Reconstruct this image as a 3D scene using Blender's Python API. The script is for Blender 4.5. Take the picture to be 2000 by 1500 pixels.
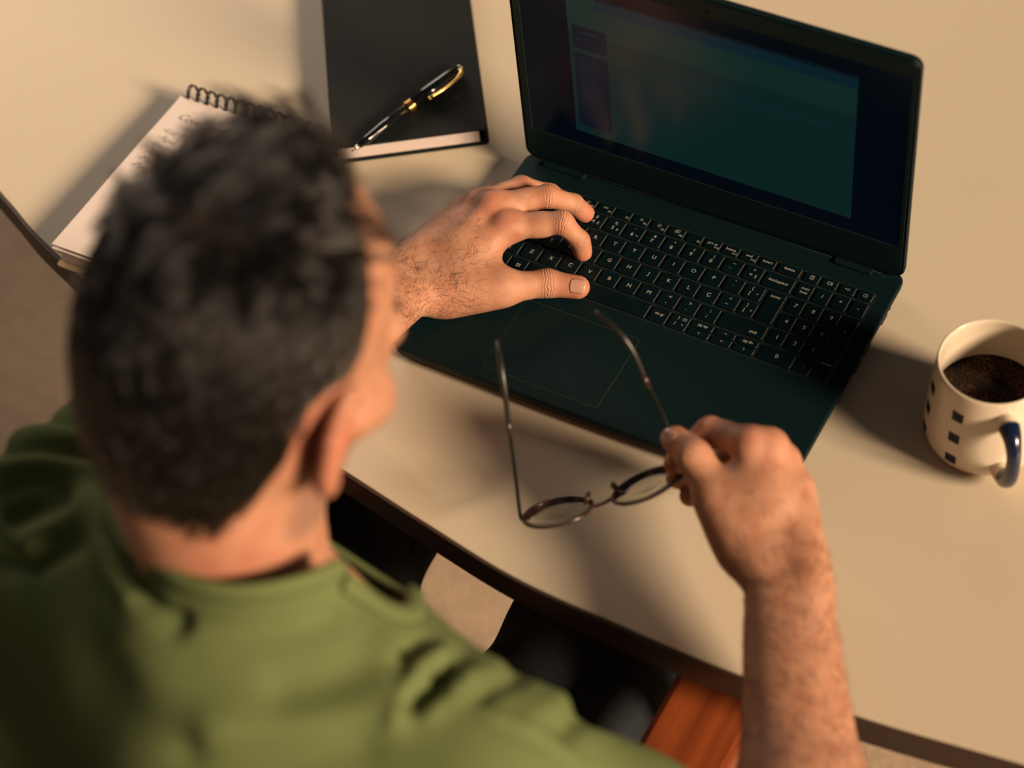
import bpy, bmesh, math, random
import numpy as np
from mathutils import Vector, Matrix
for o in list(bpy.data.objects): bpy.data.objects.remove(o)
SC = bpy.context.scene
COL = SC.collection
random.seed(7); RNG = np.random.default_rng(7)
PI = math.pi
# ------------------------------------------------------------------ camera (metres; the table top is z = 0)
CAM = np.array([0.7359, -0.89883, 1.38408])
CR = np.array([[0.87475, -0.32919, 0.35558], [0.47745, 0.71087, -0.51644], [-0.08276, 0.62153, 0.77901]])
FPX = 4201.6
cam = bpy.data.objects.new('camera', bpy.data.cameras.new('camera')); COL.objects.link(cam)
cam.matrix_world = Matrix([[*CR[0], CAM[0]], [*CR[1], CAM[1]], [*CR[2], CAM[2]], [0, 0, 0, 1]])
cam.data.sensor_width = 36.0; cam.data.lens = 36.0 * FPX / 2000.0
cam.data.clip_start = 0.05; cam.data.clip_end = 60
cam.data.dof.use_dof = True; cam.data.dof.focus_distance = 1.80; cam.data.dof.aperture_fstop = 2.8
cam.data.dof.aperture_blades = 0
SC.camera = cam
# ------------------------------------------------------------------ light and exposure
SC.view_settings.view_transform = 'Standard'; SC.view_settings.look = 'None'
SC.view_settings.gamma = 1.0; SC.view_settings.use_curve_mapping = False
SC.view_settings.exposure = 0.0
SC.cycles.use_denoising = True
SC.cycles.max_bounces = 8
SC.cycles.sample_clamp_indirect = 6.0
w = bpy.data.worlds.new('room_light'); SC.world = w; w.use_nodes = True
w.node_tree.nodes['Background'].inputs[0].default_value = (0.90, 0.88, 0.80, 1)
w.node_tree.nodes['Background'].inputs[1].default_value = 0.052
sd = bpy.data.lights.new('low_sun', 'SUN'); sun = bpy.data.objects.new('low_sun', sd); COL.objects.link(sun)
EL = math.radians(25)
sdir = Vector((-0.99 * math.cos(EL), 0.10 * math.cos(EL), -math.sin(EL)))
sun.rotation_euler = sdir.to_track_quat('-Z', 'Y').to_euler()
sd.energy = 7.2; sd.color = (1.0, 0.745, 0.505); sd.angle = math.radians(14)
ld = bpy.data.lights.new('window_fill', 'AREA'); fill = bpy.data.objects.new('window_fill', ld); COL.objects.link(fill)
ld.shape = 'RECTANGLE'; ld.size = 1.6; ld.size_y = 1.2; ld.energy = 32; ld.color = (1.0, 0.80, 0.64)
fill.location = (-2.1, 1.7, 1.1)
fill.rotation_euler = (Vector((0.0, 0.1, 0.0)) - Vector(fill.location)).to_track_quat('-Z', 'Y').to_euler()

def P(u, v, z=0.0):            # where the photographed ray (u, v) meets the height z
    d = CR @ np.array([(u - 1000) / FPX, -(v - 750) / FPX, -1.0]); t = (z - CAM[2]) / d[2]
    return CAM + t * d
def A(u, v, dist):             # the point of that ray at a depth
    return CAM + dist * (CR @ np.array([(u - 1000) / FPX, -(v - 750) / FPX, -1.0]))
def PX(p):                     # world to photograph pixels
    q = (np.atleast_2d(p) - CAM) @ CR
    return np.stack([1000 + FPX * q[:, 0] / -q[:, 2], 750 - FPX * q[:, 1] / -q[:, 2]], 1)

# ------------------------------------------------------------------ materials
def mat(name, col, rough=0.5, metal=0.0, spec=0.5, noise=None, bump=None, coat=0.0, emit=None, trans=0.0, sss=0.0, sheen=0.0, scale2=None, ior=1.45):
    m = bpy.data.materials.new(name); m.use_nodes = True; nt = m.node_tree; N = nt.nodes; L = nt.links
    b = N['Principled BSDF']
    b.inputs['Base Color'].default_value = (*col, 1); b.inputs['Roughness'].default_value = rough
    b.inputs['Metallic'].default_value = metal; b.inputs['Specular IOR Level'].default_value = spec
    b.inputs['Coat Weight'].default_value = coat; b.inputs['Transmission Weight'].default_value = trans
    b.inputs['Sheen Weight'].default_value = sheen; b.inputs['IOR'].default_value = ior
    if sss: b.inputs['Subsurface Weight'].default_value = sss; b.inputs['Subsurface Radius'].default_value = (0.012, 0.005, 0.003); b.inputs['Subsurface Scale'].default_value = 0.6
    if emit: b.inputs['Emission Color'].default_value = (*emit[0], 1); b.inputs['Emission Strength'].default_value = emit[1]
    tc = N.new('ShaderNodeTexCoord')
    if noise:                   # (scale, amount, second colour)
        n = N.new('ShaderNodeTexNoise'); n.inputs['Scale'].default_value = noise[0]; n.inputs['Detail'].default_value = 6
        L.new(tc.outputs['Object'], n.inputs['Vector'])
        r = N.new('ShaderNodeValToRGB'); r.color_ramp.elements[0].position = 0.35; r.color_ramp.elements[1].position = 0.68
        r.color_ramp.elements[0].color = (*col, 1); r.color_ramp.elements[1].color = (*noise[2], 1)
        mx = N.new('ShaderNodeMixRGB'); mx.inputs[0].default_value = noise[1]; mx.inputs[1].default_value = (*col, 1)
        L.new(n.outputs['Fac'], r.inputs['Fac']); L.new(r.outputs['Color'], mx.inputs[2]); L.new(mx.outputs[0], b.inputs['Base Color'])
    if bump:                    # (scale, strength, distance)
        n2 = N.new('ShaderNodeTexNoise'); n2.inputs['Scale'].default_value = bump[0]; n2.inputs['Detail'].default_value = 5
        L.new(tc.outputs['Object'], n2.inputs['Vector'])
        bp = N.new('ShaderNodeBump'); bp.inputs['Strength'].default_value = bump[1]; bp.inputs['Distance'].default_value = bump[2]
        L.new(n2.outputs['Fac'], bp.inputs['Height']); L.new(bp.outputs['Normal'], b.inputs['Normal'])
    return m

# ------------------------------------------------------------------ object helpers
def new(name, me, m=None, parent=None, smooth=False, label=None, kind=None):
    o = bpy.data.objects.new(name, me); COL.objects.link(o)
    if m is not None:
        if not me.materials: me.materials.append(m)
    if smooth:
        me.polygons.foreach_set('use_smooth', [True] * len(me.polygons))
    if parent is not None: o.parent = parent
    if label: o['label'] = label
    if kind: o['kind'] = kind
    return o
def thing(name, label, cat, loc=(0, 0, 0), rot=(0, 0, 0), group=None):
    o = bpy.data.objects.new(name, None); COL.objects.link(o); o.empty_display_size = 0.05
    o.location = loc; o.rotation_euler = rot; o['label'] = label; o['category'] = cat
    if group: o['group'] = group
    return o
def tag(o, label, cat, group=None):
    o['label'] = label; o['category'] = cat
    if group: o['group'] = group
    return o
def bm_to(name, bm, m=None, parent=None, smooth=False, **k):
    me = bpy.data.meshes.new(name); bm.to_mesh(me); bm.free()
    return new(name, me, m, parent, smooth, **k)
def pyd(name, v, f, m=None, parent=None, smooth=False, **k):
    me = bpy.data.meshes.new(name); me.from_pydata([tuple(map(float, p)) for p in v], [], f); me.update()
    return new(name, me, m, parent, smooth, **k)
def rrect(x0, x1, y0, y1, r, n=5, taper=0.0):
    pts = []
    for cx, cy, a0 in ((x1 - r, y1 - r, 0), (x0 + r, y1 - r, 90), (x0 + r, y0 + r, 180), (x1 - r, y0 + r, 270)):
        for i in range(n + 1):
            a = math.radians(a0 + 90 * i / n); pts.append((cx + r * math.cos(a), cy + r * math.sin(a)))
    return pts
def inset(pts, d):             # shrink a convex outline towards its inside
    n = len(pts); out = []
    for i in range(n):
        p0, p1, p2 = Vector(pts[i - 1]), Vector(pts[i]), Vector(pts[(i + 1) % n])
        e1 = (p1 - p0); e2 = (p2 - p1)
        if e1.length < 1e-9: e1 = e2
        if e2.length < 1e-9: e2 = e1
        n1 = Vector((-e1.y, e1.x)).normalized(); n2 = Vector((-e2.y, e2.x)).normalized(); nn = (n1 + n2)
        if nn.length < 1e-6: nn = n1
        nn.normalize(); c = max(0.5, nn.dot(n1)); q = p1 + nn * (d / c); out.append((q.x, q.y))
    return out
def loft(rings, close=True):   # rings: lists of 3D points of one length; caps at both ends
    v = [p for r in rings for p in r]; n = len(rings[0]); f = []
    for k in range(len(rings) - 1):
        for i in range(n):
            j = (i + 1) % n; f.append((k * n + i, k * n + j, (k + 1) * n + j, (k + 1) * n + i))
    if close: f.append(tuple(reversed(range(n)))); f.append(tuple(range((len(rings) - 1) * n, len(rings) * n)))
    return v, f
def slab(name, pts, z0, z1, b, m, parent=None, bot=None, **k):   # bevelled plate from a CCW outline
    bb = b if bot is None else bot
    R = []
    if bb > 0: R.append([(x, y, z0) for x, y in inset(pts, bb)]); R.append([(x, y, z0 + bb * .3) for x, y in inset(pts, bb * .3)]); R.append([(x, y, z0 + bb) for x, y in pts])
    else: R.append([(x, y, z0) for x, y in pts])
    if b > 0: R.append([(x, y, z1 - b) for x, y in pts]); R.append([(x, y, z1 - b * .3) for x, y in inset(pts, b * .3)]); R.append([(x, y, z1) for x, y in inset(pts, b)])
    else: R.append([(x, y, z1) for x, y in pts])
    v, f = loft(R); return pyd(name, v, f, m, parent, **k)
def lathe(name, prof, m, parent=None, n=64, **k):
    v = []; f = []; L = len(prof)
    for i in range(n):
        a = 2 * PI * i / n; c, s = math.cos(a), math.sin(a)
        for r, z in prof: v.append((r * c, r * s, z))
    for i in range(n):
        j = (i + 1) % n
        for q in range(L - 1): f.append((i * L + q, j * L + q, j * L + q + 1, i * L + q + 1))
    o = pyd(name, v, f, m, parent, smooth=True, **k)
    bm = bmesh.new(); bm.from_mesh(o.data); bmesh.ops.remove_doubles(bm, verts=bm.verts, dist=1e-6); bmesh.ops.dissolve_degenerate(bm, dist=1e-7, edges=bm.edges)
    bm.to_mesh(o.data); bm.free(); o.data.polygons.foreach_set('use_smooth', [True] * len(o.data.polygons)); return o
def catmull(pts, n=8, closed=False):
    p = [np.array(q, float) for q in pts]; N = len(p); out = []
    rng = range(N if closed else N - 1)
    for i in rng:
        if closed: a, b, c, d = p[i - 1], p[i], p[(i + 1) % N], p[(i + 2) % N]
        else: b, c = p[i], p[i + 1]; a = p[i - 1] if i else 2 * b - c; d = p[i + 2] if i + 2 < N else 2 * c - b
        for k in range(n):
            t = k / n; out.append(.5 * ((2 * b) + (c - a) * t + (2 * a - 5 * b + 4 * c - d) * t * t + (3 * b - a - 3 * c + d) * t ** 3))
    if not closed: out.append(p[-1])
    return np.array(out)
def tube_vf(path, rad, n=8, closed=False, flat=1.0, up=None):
    path = np.array(path, float); N = len(path); rad = np.broadcast_to(np.array(rad, float), (N,))
    T = np.gradient(path, axis=0) if not closed else np.roll(path, -1, 0) - np.roll(path, 1, 0)
    T /= np.linalg.norm(T, axis=1)[:, None] + 1e-12
    u = np.array(up if up is not None else ([0, 0, 1] if abs(T[0][2]) < .9 else [1, 0, 0]), float)
    v = []; f = []
    for i in range(N):
        s = np.cross(T[i], u); s /= np.linalg.norm(s) + 1e-12; w_ = np.cross(s, T[i])
        if up is None: u = w_
        for k in range(n):
            a = 2 * PI * k / n; v.append(path[i] + rad[i] * (math.cos(a) * s + flat * math.sin(a) * w_))
    for i in range(N if closed else N - 1):
        j = (i + 1) % N
        for k in range(n): f.append((i * n + k, i * n + (k + 1) % n, j * n + (k + 1) % n, j * n + k))
    if not closed: f.append(tuple(reversed(range(n)))); f.append(tuple(range((N - 1) * n, N * n)))
    return v, f
def tube(name, path, rad, m, parent=None, n=8, closed=False, flat=1.0, up=None, **k):
    v, f = tube_vf(path, rad, n, closed, flat, up); return pyd(name, v, f, m, parent, smooth=True, **k)
def join_vf(lst):
    V = []; F = []
    for v, f in lst:
        o = len(V); V += list(v); F += [tuple(i + o for i in q) for q in f]
    return V, F
_txt = {}
def text_mesh(s, size, shear=0.0, align='CENTER', off=0.0):
    key = (s, size, shear, align, off)
    if key in _txt: return _txt[key]
    c = bpy.data.curves.new('writing', 'FONT'); c.body = s; c.size = size; c.shear = shear; c.align_x = align; c.align_y = 'CENTER'
    c.resolution_u = 3; c.offset = off
    o = bpy.data.objects.new('writing', c); COL.objects.link(o)
    bpy.context.view_layer.update()
    me = bpy.data.meshes.new_from_object(o.evaluated_get(bpy.context.evaluated_depsgraph_get()))
    bpy.data.objects.remove(o); _txt[key] = me; return me
# ------------------------------------------------------------------ materials used below
M_TABLE = mat('table_laminate', (0.56, 0.475, 0.36), 0.42, noise=(3.0, 0.25, (0.50, 0.42, 0.31)), bump=(900, 0.10, 0.0004))
M_EDGE = mat('table_edge', (0.050, 0.028, 0.020), 0.45)
M_LAP = mat('laptop_plastic', (0.0007, 0.0076, 0.0090), 0.55, spec=0.2, noise=(2500, 0.4, (0.003, 0.014, 0.016)), bump=(3500, 0.10, 0.0002))
M_KEY = mat('key_plastic', (0.0006, 0.0062, 0.0080), 0.45, spec=0.22, bump=(4000, 0.08, 0.0002))
M_LEG = mat('key_print', (0.34, 0.33, 0.29), 0.6)
M_RIM = mat('laptop_rim', (0.010, 0.022, 0.022), 0.4)
M_BLACK = mat('black_plastic', (0.003, 0.006, 0.007), 0.4)
M_CARPET = mat('carpet', (0.46, 0.345, 0.24), 0.95, noise=(55, 0.6, (0.34, 0.25, 0.18)), bump=(260, 0.6, 0.006))
# ------------------------------------------------------------------ floor and table
fl = pyd('floor', [(-3, -3, -.74), (3.5, -3, -.74), (3.5, 3.5, -.74), (-3, 3.5, -.74)], [(0, 1, 2, 3)], M_CARPET, kind='structure')
edge_pts = [P(-260, 90), P(0, 375), P(100, 487)] + [P(380, 730), P(684, 926), P(824, 1016), P(1000, 1124), P(1200, 1216), P(1400, 1300), P(1690, 1402), P(2000, 1492)]
front = [(p[0], p[1]) for p in catmull([(e[0], e[1], 0) for e in edge_pts], 6)]
far = [(0.78, -0.075), (0.98, 0.01), (1.13, 0.16), (1.18, 0.40), (1.13, 0.66), (0.95, 0.86), (0.6, 0.97), (0.15, 1.02), (-.3, .97), (-.66, .84), (-.84, .62), (-.88, .36)]
tp = catmull([(x, y, 0) for x, y in ([front[-1]] + far + [front[0]])], 6)
outline = front[:-1] + [(p[0], p[1]) for p in tp[:-1]]
table = thing('desk_table', 'large pale beige table with rounded outline and dark edge band', 'table', (0.15, 0.4, -.74))
TO = Vector((-0.15, -0.4, 0.74))
ol = [(x + TO.x, y + TO.y) for x, y in outline]
slab('tabletop', ol, .74 - .030, .74, .0012, M_TABLE, table)
o2 = inset(ol, -.0022)
v = [(x, y, z) for z in (.7080, .7385) for x, y in o2] + [(x, y, z) for z in (.7385, .7080) for x, y in inset(ol, .0005)]
n = len(ol); f = []
for k in range(3):
    for i in range(n): j = (i + 1) % n; f.append((k * n + i, k * n + j, (k + 1) * n + j, (k + 1) * n + i))
for i in range(n): j = (i + 1) % n; f.append((3 * n + i, 3 * n + j, j, i))
pyd('edge_band', v, f, M_EDGE, table)
for lx, ly in ((-.62, .05), (.62, .0), (-.55, .42), (.62, .42)):
    tube('leg', [(lx, ly, .0), (lx * .96, ly * .96, .71)], .022, M_BLACK, table, n=16)

# ------------------------------------------------------------------ laptop
LW, LD, DZ = .3570, .2460, .0190
lap = thing('laptop', 'open black laptop with dark teal screen, lying in front of the man', 'laptop')
base_out = rrect(0, LW, 0, LD, .009, 5)
# base: wedge body with a slightly set back underside
v, f = loft([[(x, y, .0025) for x, y in inset(base_out, .008)], [(x, y, .0045) for x, y in inset(base_out, .0035)], [(x, y, .012) for x, y in inset(base_out, .0006)],
             [(x, y, DZ - .0016) for x, y in base_out], [(x, y, DZ - .0005) for x, y in inset(base_out, .0004)], [(x, y, DZ) for x, y in inset(base_out, .0014)]])
pyd('base', v, f, M_LAP, lap)
for x in (.03, LW - .05):
    for y in (.02, LD - .03): slab('rubber_foot', rrect(x, x + .02, y, y + .008, .003, 3), 0, .003, .0005, M_BLACK, lap)
# port openings on the right side
for y0, y1 in ((.196, .2075), (.160, .173), (.140, .153)):
    slab('side_port', [(LW - .004, y0), (LW - .0006, y0), (LW - .0006, y1), (LW - .004, y1)], .0085, .0135, 0, mat('port_dark', (.001, .001, .001), .6), lap)
slab('power_light', [(LW - .003, .212), (LW - .0005, .212), (LW - .0005, .2145), (LW - .003, .2145)], .010, .0115, 0, M_RIM, lap)
# touchpad: a fine groove round a flush pad
pad = rrect(.0815, .1867, .0130, .0916, .004, 4)
slab('touchpad_groove', inset(pad, -.00035), DZ - .0005, DZ + .00012, 0, mat('groove', (.030, .040, .036), .5), lap)
slab('touchpad', pad, DZ - .0005, DZ + .00022, .0001, M_LAP, lap)
# keyboard well, a touch lower look: plate with dark finish
PXK, PYK, X0, Y0, S1, S2 = .01856, .01845, .0463, .1763, .2280, .7255
NPX, NX0 = .0159, .2878
ZT = DZ + .0017
def keyshape(x0, x1, y0, y1):
    g = .00135; o_ = rrect(x0 + g, x1 - g, y0 + g, y1 - g, .0018, 3)
    v, f = loft([[(x, y, DZ - .0006) for x, y in inset(o_, -.0001)], [(x, y, ZT - .0004) for x, y in o_], [(x, y, ZT) for x, y in inset(o_, .0005)]])
    return v, f
M_GAP = mat('key_gap', (.0006, .0015, .0018), .7)
M_GLINT = mat('key_glint', (.055, .05, .04), .35)
keymesh = {}
def key(x0, x1, y0, y1, legs=()):
    kk = (round(x1 - x0, 5), round(y1 - y0, 5)); cx, cy = (x0 + x1) / 2, (y0 + y1) / 2
    if kk not in keymesh:
        wx, wy = kk; v, f = keyshape(-wx / 2, wx / 2, -wy / 2, wy / 2)
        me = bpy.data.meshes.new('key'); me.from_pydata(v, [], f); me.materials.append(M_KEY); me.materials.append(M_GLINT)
        for p in me.polygons:        # glint of light painted along the right flank of each cap
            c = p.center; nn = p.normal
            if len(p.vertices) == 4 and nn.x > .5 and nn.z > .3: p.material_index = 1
        keymesh[kk] = me
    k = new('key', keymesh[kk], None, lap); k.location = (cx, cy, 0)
    for s, dx, dy, size in legs:
        if callable(s): me = s()
        else: me = text_mesh(s, size * .001, off=0.00003)
        t = new('legend', me, None, k)
        if not me.materials: me.materials.append(M_LEG)
        t.location = (dx * .001, dy * .001, ZT + .00008)
    return k
def shp(polys):
    def mk():
        me = bpy.data.meshes.new('symbol'); v = []; f = []
        for p in polys:
            o = len(v); v += [(x * .001, y * .001, 0) for x, y in p]; f.append(tuple(range(o, o + len(p))))
        me.from_pydata(v, [], f); me.materials.append(M_LEG); return me
    return mk
def bar(x0, y0, x1, y1, t=.32):
    d = Vector((x1 - x0, y1 - y0)); n_ = Vector((-d.y, d.x)).normalized() * t / 2
    return [(x0 + n_.x, y0 + n_.y), (x0 - n_.x, y0 - n_.y), (x1 - n_.x, y1 - n_.y), (x1 + n_.x, y1 + n_.y)]
def box_o(x0, y0, x1, y1, t=.28): return [bar(x0, y0, x1, y0, t), bar(x1, y0, x1, y1, t), bar(x1, y1, x0, y1, t), bar(x0, y1, x0, y0, t)]
def arc_b(cx, cy, r, a0, a1, t=.3, n_=8):
    out = []
    for i in range(n_):
        a, b = math.radians(a0 + (a1 - a0) * i / n_), math.radians(a0 + (a1 - a0) * (i + 1) / n_)
        out.append(bar(cx + r * math.cos(a), cy + r * math.sin(a), cx + r * math.cos(b), cy + r * math.sin(b), t))
    return out
def sun_sym(r): return arc_b(0, 0, r, 0, 360, .3, 8) + [bar(math.cos(a) * r * 1.7, math.sin(a) * r * 1.7, math.cos(a) * r * 2.3, math.sin(a) * r * 2.3, .25) for a in [i * PI / 4 for i in range(8)]]
chev = lambda dx, dy: shp([bar(-dx * .9 - dy * 1.2, -dy * .9 - dx * 1.2 * 1, 0, 0, .4) if 0 else bar(*((-.5 * dx - 1.1 * dy), (-.5 * dy - 1.1 * dx), .5 * dx, .5 * dy), .38), bar(*((-.5 * dx + 1.1 * dy), (-.5 * dy + 1.1 * dx), .5 * dx, .5 * dy), .38)])
rowy = lambda r: Y0 - r * PYK
LS, SS = 5.4, 4.2
def krow(r, xs, legs, w_=PXK):
    for i, l in enumerate(legs):
        key(xs + (i - .5) * w_, xs + (i + .5) * w_, rowy(r) - PYK / 2, rowy(r) + PYK / 2, l)
XR = .2786                                         # right end of the main block
# number row
two = lambda a, b, c=None: [(a, -.2, 3.4, SS), (b, -1.2, -2.2, LS)] + ([(c, 3.4, -2.6, SS)] if c else [])
numl = [[('"', -1, 3.4, SS), ("'", -1, -2, LS)], two('!', '1', '\u00b9'), two('@', '2', '\u00b2'), two('#', '3', '\u00b3'), two('$', '4', '\u00a3'), two('%', '5', '\u00a2'), two('\u00a8', '6', '\u00ac'), two('&', '7'), two('*', '8'), two('(', '9'), two(')', '0'),
        [(shp([bar(-1.3, 3.2, 1.3, 3.2)]), 0, 0, 1), (shp([bar(-2.2, -2.6, -1, -2.6)]), 0, 0, 1)], two('+', '=', '\u00a7')]
krow(-1, X0 - 1.5 * PXK, numl)
key(X0 + 11 * PXK, XR, rowy(-1) - PYK / 2, rowy(-1) + PYK / 2, [('backspace', -.4, 0, 4.3)])
# letter rows
krow(0, X0, [[(c, 0, 0, LS)] for c in 'QWERTYUIOP'] + [[('`', 0, 3.2, LS), ('\u00b4', -.6, -2.4, LS)], [('{', -2.2, 3.2, 4.8), ('[', -3, -2.6, 4.8), ('\u00aa', 3.6, -2.4, 4.6)]])
key(.0092, X0 - .5 * PXK, rowy(0) - PYK / 2, rowy(0) + PYK / 2, [('tab', -3, -3, SS)])
xa = X0 + S1 * PXK
krow(1, xa, [[(c, 0, 0, LS)] for c in 'ASDFGHJKL\u00c7'] + [[('^', 0, 2.9, 4.8), ('~', -.8, -2.6, 4.8)]])
key(xa + 10.5 * PXK, .2612, rowy(1) - PYK / 2, rowy(1) + PYK / 2, [('}', -1.6, 3.2, 4.8), (']', -2.6, -2.6, 4.8), ('\u00ba', 3.4, -2.6, 4.6)])
key(.0092, xa - .5 * PXK, rowy(1) - PYK / 2, rowy(1) + PYK / 2, [('caps lock', -3, -3, 3.6)])
key(.2612, XR, rowy(1) - PYK / 2, rowy(0) + PYK / 2, [('enter', -.6, 11.5, SS)])
xz = X0 + S2 * PXK
krow(2, xz - PXK, [[('|', -1, 3, 4.6), ('\\', -1, -3, 4.6)]] + [[(c, 0, 0, LS)] for c in 'ZXCVBNM'] + [[('<', 0, 3, LS), (',', -.9, -2.8, LS)], [('>', 0, 3, LS), ('.', -.9, -2.8, LS)], [(':', 0, 3.0, LS), (';', -1, -2.8, LS)]])
key(.0092, xz - 1.5 * PXK, rowy(2) - PYK / 2, rowy(2) + PYK / 2, [('shift', -3, -3, SS)])
key(xz + 9.5 * PXK, XR, rowy(2) - PYK / 2, rowy(2) + PYK / 2, [('shift', 10.5, -3.2, SS)])
# bottom row
by0, by1 = rowy(3) - PYK / 2, rowy(3) + PYK / 2
for x0, x1, s in ((.0092, .0310, 'ctrl'), (.0310, .0480, 'fn'), (.0480, .0650, None), (.0650, .0835, 'alt')):
    key(x0, x1, by0, by1, [(s, -2, -2.5, SS)] if s else [(shp([bar(a, b, a + 1.5, b, 1.5) for a in (-2, .1) for b in (-1, 1.1)]), 0, 0, 1)])
key(.0835, .1808, by0, by1)
key(.1808, .1990, by0, by1, [('alt gr', -.2, 1.0, 3.9)])
key(.1990, .2172, by0, by1, [('?', -2.0, 3.4, 4.8), ('/', -2.8, -2.8, 5.0), ('\u00b0', 3.6, -3.6, 5.0), (shp(box_o(1.9, 2.6, 5.0, 5.0, .3) + [bar(3.0, 3.2, 4.0, 3.2, .3), bar(3.0, 4.2, 4.0, 4.2, .3)]), 0, 0, 1)])
ym = (by0 + by1) / 2
for x0, x1, up_, dn_ in ((.2172, .2385, [('pg up', 0, .3, 3.9)], [(chev(-1, 0), 0, 0, 1)]), (.2385, .2582, [(chev(0, 1), 0, 0, 1)], [(chev(0, -1), 0, 0, 1)]), (.2582, XR, [('pg dn', 0, .3, 3.9)], [(chev(1, 0), 0, 0, 1)])):
    key(x0, x1, ym - .0009, by1, up_); key(x0, x1, by0, ym + .0009, dn_)
# function row (low keys)
fy0, fy1 = rowy(-1) + PYK / 2, rowy(-1) + PYK / 2 + .0128
fx = [X0 - 2 * PXK + .0045 + i * .01735 for i in range(16)]
FL = ['esc', 'F1', 'F2', 'F3', 'F4', 'F5', 'F6', 'F7', 'F8', 'F9', 'F10', 'F11', 'F12']
icons = {3: [bar(-2, 0, -1, .9), bar(-2, 0, -1, -.9), bar(-1, .9, -1, -.9)] + arc_b(-1, 0, 1.6, -50, 50), 4: [bar(-2.2, 1, -.8, 0), bar(-2.2, -1, -.8, 0), bar(-2.2, 1, -2.2, -1), bar(.1, 1, .1, -1), bar(1, 1, 1, -1)], 6: sun_sym(.75), 7: sun_sym(.95), 8: box_o(-1.9, -1.5, .9, .9) + box_o(-.7, -.3, 2.1, 2.1) + [bar(-1.2, -.8, .5, .2)]}
f4c, f7c = .0951, .1459
for i in range(15):
    c = f4c + (i - 4) * (f7c - f4c) / 3 if True else 0
    w_ = (f7c - f4c) / 3
    x0, x1 = c - w_ / 2, c + w_ / 2
    x0 = max(x0, .0092); x1 = min(x1, XR)
    if i == 14: x1 = XR
    lg = []
    if i < 13 and i > 0: lg.append((FL[i], 4.2, -2.7, 2.9))
    if i == 0: lg.append(('esc', 0, 0, 3.9))
    if i in icons: lg.append((shp([[(x, y + .6) for x, y in p] for p in icons[i]]), 0, 0, 1))
    if i in (10, 11, 12, 13, 14): lg.append(({10: 'prt sc', 11: 'home', 12: 'end', 13: 'insert', 14: 'delete'}[i], -.4, .8, 3.9))
    key(x0, x1, fy0, fy1, lg)
# number pad
nc = lambda c: NX0 + c * NPX
calc = shp(box_o(-1.6, -2, 1.6, 2.2) + [bar(-1, 1.2, 1, 1.2, .5)] + [bar(a, b, a + .5, b, .4) for a in (-1.0, -.2, .6) for b in (0, -1)])
pwr = shp(arc_b(0, 0, 1.7, 120, 420, .35, 14) + [bar(0, .4, 0, 2.4, .35)])
for c, l in enumerate([[(calc, 0, 0, 1)], [('CE', 0, 0, 4.5)], [('+/-', 0, 0, 4.2)], [(pwr, 0, 0, 1)]]): key(nc(c) - NPX / 2, nc(c) + NPX / 2, fy0, fy1, l)
for c, l in enumerate([[('num', 0, 2.2, 4.0), ('lock', 0, -2.2, 4.0)], [('/', 0, 0, LS)], [('*', 0, 0, LS)], [('-', 0, 0, LS)]]): key(nc(c) - NPX / 2, nc(c) + NPX / 2, rowy(-1) - PYK / 2, rowy(-1) + PYK / 2, l)
for r, s in enumerate(('789', '456', '123')):
    for c, ch in enumerate(s): key(nc(c) - NPX / 2, nc(c) + NPX / 2, rowy(r) - PYK / 2, rowy(r) + PYK / 2, [(ch, 0, 0, LS + .4)])
key(nc(0) - NPX / 2, nc(1) + NPX / 2, by0, by1, [('0', 0, 0, LS + .4)])
key(nc(2) - NPX / 2, nc(2) + NPX / 2, by0, by1, [('.', 0, 0, LS)])
key(nc(3) - NPX / 2, nc(3) + NPX / 2, rowy(1) - PYK / 2, rowy(0) + PYK / 2, [('+', 0, 0, LS)])
key(nc(3) - NPX / 2, nc(3) + NPX / 2, by0, rowy(2) + PYK / 2, [('enter', 0, 0, SS)])
slab('keyboard_recess', rrect(.0086, .3440, by0 - .0006, fy1 + .0006, .003, 4), DZ - .0004, DZ + .00015, 0, mat('keyboard_plate', (.0035, .010, .010), .55), lap)
# hinge covers and lid
lid = bpy.data.objects.new('lid', None)
HY = LD - .006
LA = math.radians(90.2)
def lidM(): return Matrix.Translation((0, HY, .0195)) @ Matrix.Rotation(LA, 4, 'X')
LM = lidM()
def lidpart(name, v, f, m, parent, **k):
    vv = [tuple(LM @ Vector(p)) for p in v]; return pyd(name, vv, f, m, parent, **k)
# in the lid frame: x right, y up along the lid, +z towards the back of the lid's screen side
lo = rrect(0, LW, .0018, .2465, .010, 6)
flip = lambda pts: pts
R = [[(x, y, -.0062) for x, y in inset(lo, .003)], [(x, y, -.0050) for x, y in inset(lo, .0005)], [(x, y, -.0005) for x, y in lo], [(x, y, .0008) for x, y in inset(lo, .0008)], [(x, y, .0008) for x, y in inset(lo, .0018)], [(x, y, .0002) for x, y in inset(lo, .0022)]]
v, f = loft(R); lidb = lidpart('lid', v, f, M_LAP, lap)
# bezel as a frame round the display
DX0, DX1, DY0, DY1 = .0100, .3500, .0385, .2270
outer = inset(lo, .0026)
inner = rrect(DX0, DX1, DY0, DY1, .0008, 6)
n = len(outer)
v = [(x, y, .0000) for x, y in outer] + [(x, y, .0009) for x, y in inset(outer, .0006)] + [(x, y, .0009) for x, y in inset(inner, -.0006)] + [(x, y, .0002) for x, y in inner]
f = [(k * n + i, k * n + (i + 1) % n, (k + 1) * n + (i + 1) % n, (k + 1) * n + i) for k in range(3) for i in range(n)]
lidpart('bezel', v, f, mat('bezel_plastic', (.0020, .0150, .0170), .5, spec=.35, bump=(3500, .1, .0002)), lidb)
M_DISP = mat('display_glass', (.0006, .0020, .0030), .18, spec=.5, emit=((.00, .0014, .0035), 1.0))
v = [(DX0, DY0, .00035), (DX1, DY0, .00035), (DX1, DY1, .00035), (DX0, DY1, .00035)]
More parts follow.
